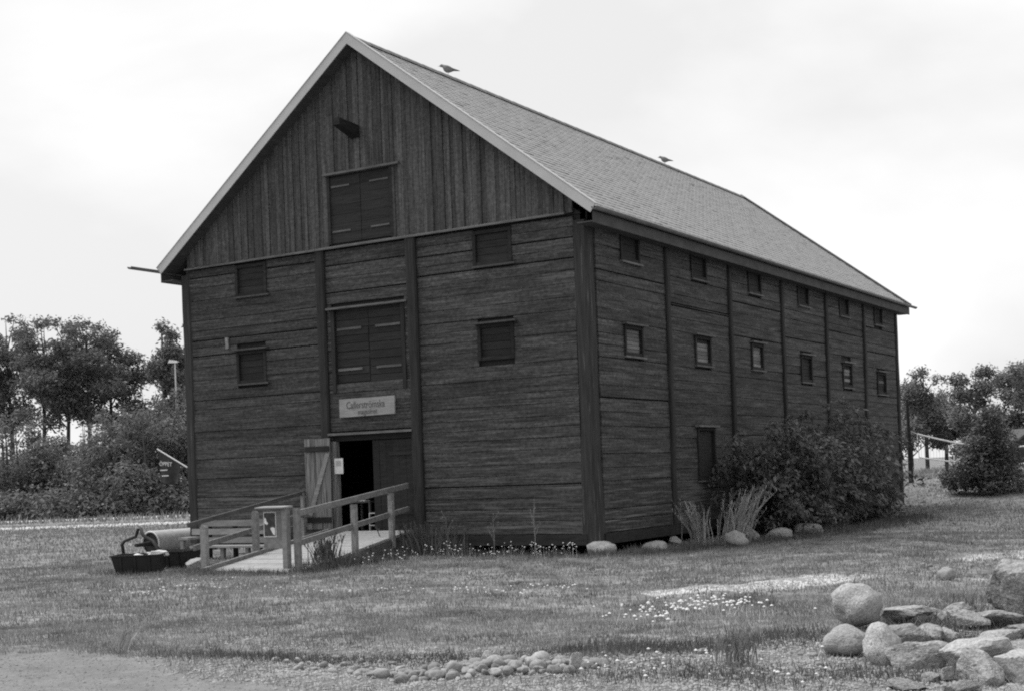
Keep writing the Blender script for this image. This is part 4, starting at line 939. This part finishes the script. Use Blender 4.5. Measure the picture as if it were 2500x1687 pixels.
def tree(name, label, base, h, cw, crown0, n, size, seed, m='leaf_far', cat='tree', group=None, nb=9, tr=None, shape='round', flat=.55, nst=1):
    rg = np.random.RandomState(seed); x, y = base; z = gz(x, y); o = thing(name, label, cat, (x, y, z - .05), group); C = []; Rr = []
    tr = tr or h * .018
    for i in range(nb):
        t = (i + .5) / nb; zz = crown0 + (h - crown0) * (t * .86 + .06); prof = {'round': math.sin(math.pi * (.18 + .74 * t)), 'cone': 1.05 - .8 * t, 'flat': .55 + .6 * t if t < .75 else .85, 'column': .8 + .2 * math.sin(3 * t)}[shape]
        a = rg.uniform(0, 6.28); d = cw * .5 * prof * rg.uniform(.25, .8); r = cw * .5 * rg.uniform(.32, .52) * max(.45, prof); C.append((math.cos(a) * d, math.sin(a) * d, min(zz, h - r * flat))); Rr.append((r, r, r * flat * rg.uniform(.8, 1.2)))
    mb = MB()
    for q in range(nst):
        ox, oy = (0, 0) if nst == 1 else rg.normal(0, cw * .06, 2); lx, ly = rg.normal(0, h * .02, 2); th = h * .93
        mb.tube([(ox, oy, 0), (ox + lx * .4, oy + ly * .4, th * .35), (ox + lx, oy + ly, th * .7), (ox + lx * 1.2, oy + ly * 1.2, th)], [tr * 1.25, tr, tr * .6, tr * .12], 8)
        for (c, r) in zip(C[q::nst], Rr[q::nst]):
            z0 = min(c[2] * .85, max(crown0 * .75, c[2] - math.hypot(c[0], c[1]) * .8)); f = z0 / th; p0 = Vector((ox + lx * f, oy + ly * f, z0)); mb.tube([p0, (p0 + Vector(c)) * .5 + Vector((0, 0, .1)), c], [tr * .42, tr * .28, tr * .1], 5)
    mb.build('trunk', 'bark', o, True)
    V, t = leaf_cloud(rg, C, Rr, n, size); obj('crown', np_mesh('crown', V, 4, t), m, o); return o
def at_px(px, depth, off=0):   # column in the view at a given distance, in metres of lateral offset per metre
    q = CAMXY + FWD * depth + RGT * (px * depth + off); return (float(q[0]), float(q[1]))
kx = lambda X: (X - 1152) / 3127.0     # sideways slope of a sight line
GT = 'tall trees behind the meadow at the left'
spec = [(-70, 118, 17.0, 8.5, 7.0), (14, 120, 18.2, 9, 6.5), (78, 113, 16.6, 7.6, 6.5), (132, 118, 17.2, 7.4, 7.5), (186, 112, 16.3, 7.8, 6.8), (234, 117, 16.6, 7.0, 6.0), (288, 119, 9.5, 4.5, 4.0), (362, 108, 15.6, 5.0, 4.5), (408, 112, 16.0, 6.2, 4.5)]
lab = ['tall tree cut by the left picture edge', 'tallest leafy tree at the far left edge', 'slim tall tree second from the left edge', 'tall tree third from the left with bare trunk below', 'tall tree in the middle of the left row, gaps in its crown', 'broad tall tree at the right end of the left row', 'lower slender tree in the gap left of the lamp', 'tall narrow tree just left of the street lamp', 'tall tree half hidden behind the barn corner']
for i, (X, d, h, cw, c0) in enumerate(spec): tree('tall_tree', lab[i], at_px(kx(X), d), h, cw, c0, 9500, .17, 60 + i, group=GT, nb=14, shape='round', tr=.17, flat=.45)
GB = 'bushes below the tall trees at the left'
spec = [(-40, 98, 7.6, 9, .4), (40, 101, 7.2, 8, .5), (108, 103, 6.0, 7, .4), (160, 99, 4.2, 6, .2), (208, 97, 7.0, 8, .4), (262, 95, 8.2, 8, .4), (316, 93, 7.6, 7.5, .4), (372, 95, 9.2, 8, .5), (425, 97, 8.8, 7, .4), (4, 106, 5.6, 9, .3), (80, 107, 5.0, 9, .3), (150, 107, 4.6, 8, .3)]
lab = ['bush cut by the left picture edge', 'large dark bush near the left edge below the tall trees', 'dark bush third from the left edge', 'low bush beside the pale patch of meadow', 'broad bush below the gap in the tall trees', 'high rounded bush left of the flag', 'dense bush directly behind the flag', 'high bush at the foot of the street lamp', 'bush half hidden by the left barn corner', 'tall bush under the leftmost tall trees', 'bush standing between the trunks of the slim tall tree', 'bush under the middle of the tall tree row']
for i, (X, d, h, cw, c0) in enumerate(spec): tree('bush', lab[i], at_px(kx(X), d), h, cw, c0, 7500, .15, 80 + i, cat='bush', group=GB, nb=12, shape='round', tr=.09, flat=.75, nst=3, m='leaf')
# low dark hedge strip before the bushes
rg = np.random.RandomState(5); C = []; Rr = []
for q in np.linspace(-120, 450, 44):
    p = at_px(kx(q), 91 + rg.uniform(-1, 1)); C.append((p[0], p[1], .6)); Rr.append((1.6, 1.6, rg.uniform(.9, 1.7)))
V, t = leaf_cloud(rg, C, Rr, 15000, .17); tag(obj('undergrowth', np_mesh('undergrowth', V, 4, t), 'leaf'), 'low dark undergrowth along the meadow edge at the left', 'undergrowth', kind='stuff')

GR = 'trees behind the net at the right'
spec = [(2085, 100, 8.2, 6.2, 2.2, 'round'), (2128, 104, 6.6, 4.4, 1.8, 'round'), (2186, 92, 7.2, 4.0, .8, 'column'), (2262, 98, 5.2, 5.0, .5, 'round'), (2318, 97, 7.6, 7.2, 3.6, 'flat'), (2390, 96, 7.4, 7, 3, 'round'), (2050, 106, 7.5, 6, 2, 'round')]
lab = ['broad leafy tree just right of the barn end', 'smaller tree behind the volleyball net', 'upright narrow tree behind the round shrub', 'low bushy tree between narrow tree and right edge', 'flat-topped tree at the right picture edge with gaps in its crown', 'leafy tree almost wholly cut off by the right picture edge', 'tree mostly hidden behind the barn end']
for i, (X, d, h, cw, c0, shp) in enumerate(spec): tree('field_tree', lab[i], at_px(kx(X), d), h, cw, c0, 8500, .13, 110 + i, group=GR, nb=11, shape=shp, tr=.13, flat=.55 if shp != 'flat' else .3, m='leaf')
tree('round_shrub', 'dense dark round shrub standing alone right of the barn', at_px(kx(2228), 56), 3.6, 3.7, .05, 22000, .075, 140, cat='shrub', nb=46, shape='cone', tr=.06, flat=.85, nst=4, m='shrub_leaf')

# big arching shrub against the side wall
sh = thing('large_shrub', 'large dark leafy shrub with arching branches against the barn side wall', 'shrub', (1.6, 10.5, 0)); rg = np.random.RandomState(11)
mb = MB(); LP = []; LD = []
for i in range(430):
    by = rg.uniform(-3.6, 4.2); bx = rg.uniform(-.7, .5); L_ = rg.uniform(2.2, 4.4) * (1 - .45 * max(0, (by - 1.2) / 3.0) ** 2); side = (by + .2) / 3.6 + rg.normal(0, .28); out_ = rg.normal(.22, .38) if i < 300 else rg.uniform(.1, .75)
    hgt = L_ * (rg.uniform(.45, .86) if i < 300 else rg.uniform(.12, .45)); p0 = np.array([bx, by * .8, 0.0]); p3 = np.array([bx + out_ * L_ * .7, by + side * L_ * .42, hgt * rg.uniform(.5, .95)]); p1 = p0 + np.array([out_ * .12, side * .3, hgt * .75]); p2 = (p1 + p3) / 2 + np.array([0, 0, hgt * .35])
    p3[0] = max(p3[0], -1.25)
    ts = np.linspace(0, 1, 7); B_ = [(1 - t) ** 3 * p0 + 3 * (1 - t) ** 2 * t * p1 + 3 * (1 - t) * t * t * p2 + t ** 3 * p3 for t in ts]
    if i % 3 == 0: mb.tube(B_, [.022, .02, .017, .014, .010, .007, .004], 5)
    for _ in range(125):
        t = rg.uniform(.03, 1.0) ** .8; k = min(int(t * 6), 5); f = t * 6 - k; p = B_[k] * (1 - f) + B_[k + 1] * f; LP.append(p + rg.normal(0, .085, 3)); LD.append(B_[k + 1] - B_[k])
mb.build('branches', 'bark', sh)
for cy, cx, rz_ in ((-2.5, .1, .85), (-1.7, .25, 1.15), (-.8, .3, 1.3), (.4, .35, 1.3), (1.6, .35, 1.15), (2.7, .35, .95), (3.7, .4, .7)):
    for _ in range(1500):
        d = rg.normal(0, 1, 3); d /= np.linalg.norm(d); q = rg.uniform(.3, 1) ** .5; LP.append(np.array([cx, cy, rz_ * .95]) + d * np.array([1.0, 1.0, rz_]) * q); LD.append(d + np.array([0, 0, .4]))
P_ = np.array(LP); P_[:, 2] = np.maximum(P_[:, 2], .05); D_ = np.array(LD); D_ /= np.linalg.norm(D_, axis=1)[:, None]; m_n = len(P_)
t_ = D_ * .7 + rg.normal(0, .5, (m_n, 3)); t_ /= np.linalg.norm(t_, axis=1)[:, None]; nr = rg.normal(0, .55, (m_n, 3)); nr[:, 2] += 1; b_ = np.cross(nr, t_); b_ /= np.linalg.norm(b_, axis=1)[:, None]; s_ = rg.uniform(.06, .115, m_n)[:, None]
V = np.stack([P_ - t_ * s_ * .2, P_ + t_ * s_ * .6 - b_ * s_ * .42, P_ + t_ * s_ * 1.5 - np.array([0, 0, .25]) * s_, P_ + t_ * s_ * .6 + b_ * s_ * .42], 1).reshape(-1, 3)
obj('foliage', np_mesh('foliage', V, 4, rg.uniform(.65, 1.35, m_n)), 'shrub_leaf', sh)

# ------------------------------------------------------------------ street lamp, volleyball net, far shed
p = at_px(kx(386), 101); lm_ = thing('street_lamp', 'slim pale street lamp among the trees at the left', 'street lamp', (p[0], p[1], 0), rz=R(31))
MB().tube([(0, 0, 0), (0, 0, 5), (0, 0, 10.9)], [.09, .07, .05], 10).build('pole', 'lamp_metal', lm_)
MB().tube([(0, 0, 10.8), (-.12, 0, 10.92), (.28, 0, 10.92)], .035, 8).build('arm', 'lamp_metal', lm_)
MB().hexa([(-.5, -.12, 10.86), (.18, -.1, 10.86), (.18, .1, 10.86), (-.5, .12, 10.86), (-.38, -.1, 11.1), (.14, -.07, 11.02), (.14, .07, 11.02), (-.38, .1, 11.1)]).build('lamp_head', 'white_paint', lm_)
z0 = gz(-1.75, 33.9); vn = thing('volleyball_net', 'volleyball net with white tapes slung from a dark pole right of the barn', 'net', (-1.75, 33.9, z0), rz=R(31))
MB().tube([(0, 0, -.2), (-.02, 0, 1.75), (-.06, 0, 3.75)], [.11, .10, .05], 10).build('pole', 'dark_timber', vn)
def sag(z_, x0, x1, s, r, nm, m='rope'): return MB().tube([(x0 + (x1 - x0) * t, .0, z_ - s * math.sin(math.pi * t) - .5 * t * 0) for t in np.linspace(0, 1, 12)], r, 6).build(nm, m, vn)
sag(2.18, .35, 8.6, .75, .038, 'top_tape'); sag(1.12, .42, 8.6, .45, .034, 'bottom_tape')
MB().tube([(.35, 0, 2.18), (.40, 0, 1.12)], .018, 6).build('side_cord', 'rope', vn); MB().tube([(0, 0, 2.35), (.35, 0, 2.18)], .014, 6).build('tie_cord', 'rope', vn); MB().tube([(.42, 0, 1.12), (.02, 0, .55)], .012, 6).build('tie_cord', 'rope', vn)
MB().tube([(9.0, 0, -.2), (9.0, 0, 2.6)], .09, 10).build('pole', 'dark_timber', vn)
mb = MB()
for k in range(1, 60):
    t = k / 60; x_ = .37 + 8.2 * t; mb.bar((x_, 0, 2.18 - .75 * math.sin(math.pi * t)), (x_, 0, 1.12 - .45 * math.sin(math.pi * t)), .006, .006, up=(0, 1, 0))
mb.build('netting', 'dark_timber', vn)
p = at_px(kx(2128), 66); z0 = gz(*p); st_ = thing('low_stake', 'short dark stake standing in the grass under the net', 'stake', (p[0], p[1], z0)); MB().tube([(0, 0, -.1), (.01, 0, .5), (0, 0, .85)], [.06, .055, .05], 8).build('stake', 'dark_timber', st_)
p = at_px(kx(2300), 84); z0 = gz(*p); sd_ = thing('far_shed', 'small dark shed with white roof edge at the right picture edge', 'shed', (p[0], p[1], z0), rz=R(31)); sd_.scale = (.6, .6, .6)
MB().box(-1.4, 3.4, 0, 5, -.3, 2.2).build('wall', 'shed_wall', sd_)
MB().add([(-1.4, 0, 2.2), (3.4, 0, 2.2), (1.0, 0, 4.1), (-1.4, .1, 2.2), (3.4, .1, 2.2), (1.0, .1, 4.1)], [(0, 1, 2), (5, 4, 3)]).build('gable', 'shed_wall', sd_)
for s in (-1, 1):
    MB().hexa([(1, -.3, 4.05), (1 + s * 2.8, -.3, 1.85), (1 + s * 2.8, 5.3, 1.85), (1, 5.3, 4.05), (1, -.3, 4.17), (1 + s * 2.8, -.3, 1.97), (1 + s * 2.8, 5.3, 1.97), (1, 5.3, 4.17)] if s > 0 else
              [(1 + s * 2.8, -.3, 1.85), (1, -.3, 4.05), (1, 5.3, 4.05), (1 + s * 2.8, 5.3, 1.85), (1 + s * 2.8, -.3, 1.97), (1, -.3, 4.17), (1, 5.3, 4.17), (1 + s * 2.8, 5.3, 1.97)]).build('roof_slope', 'shed_roof', sd_)
    MB().bar((1, -.33, 4.10), (1 + s * 2.8, -.33, 1.90), .04, .2).build('bargeboard', 'white_paint' if s > 0 else 'shed_roof', sd_)
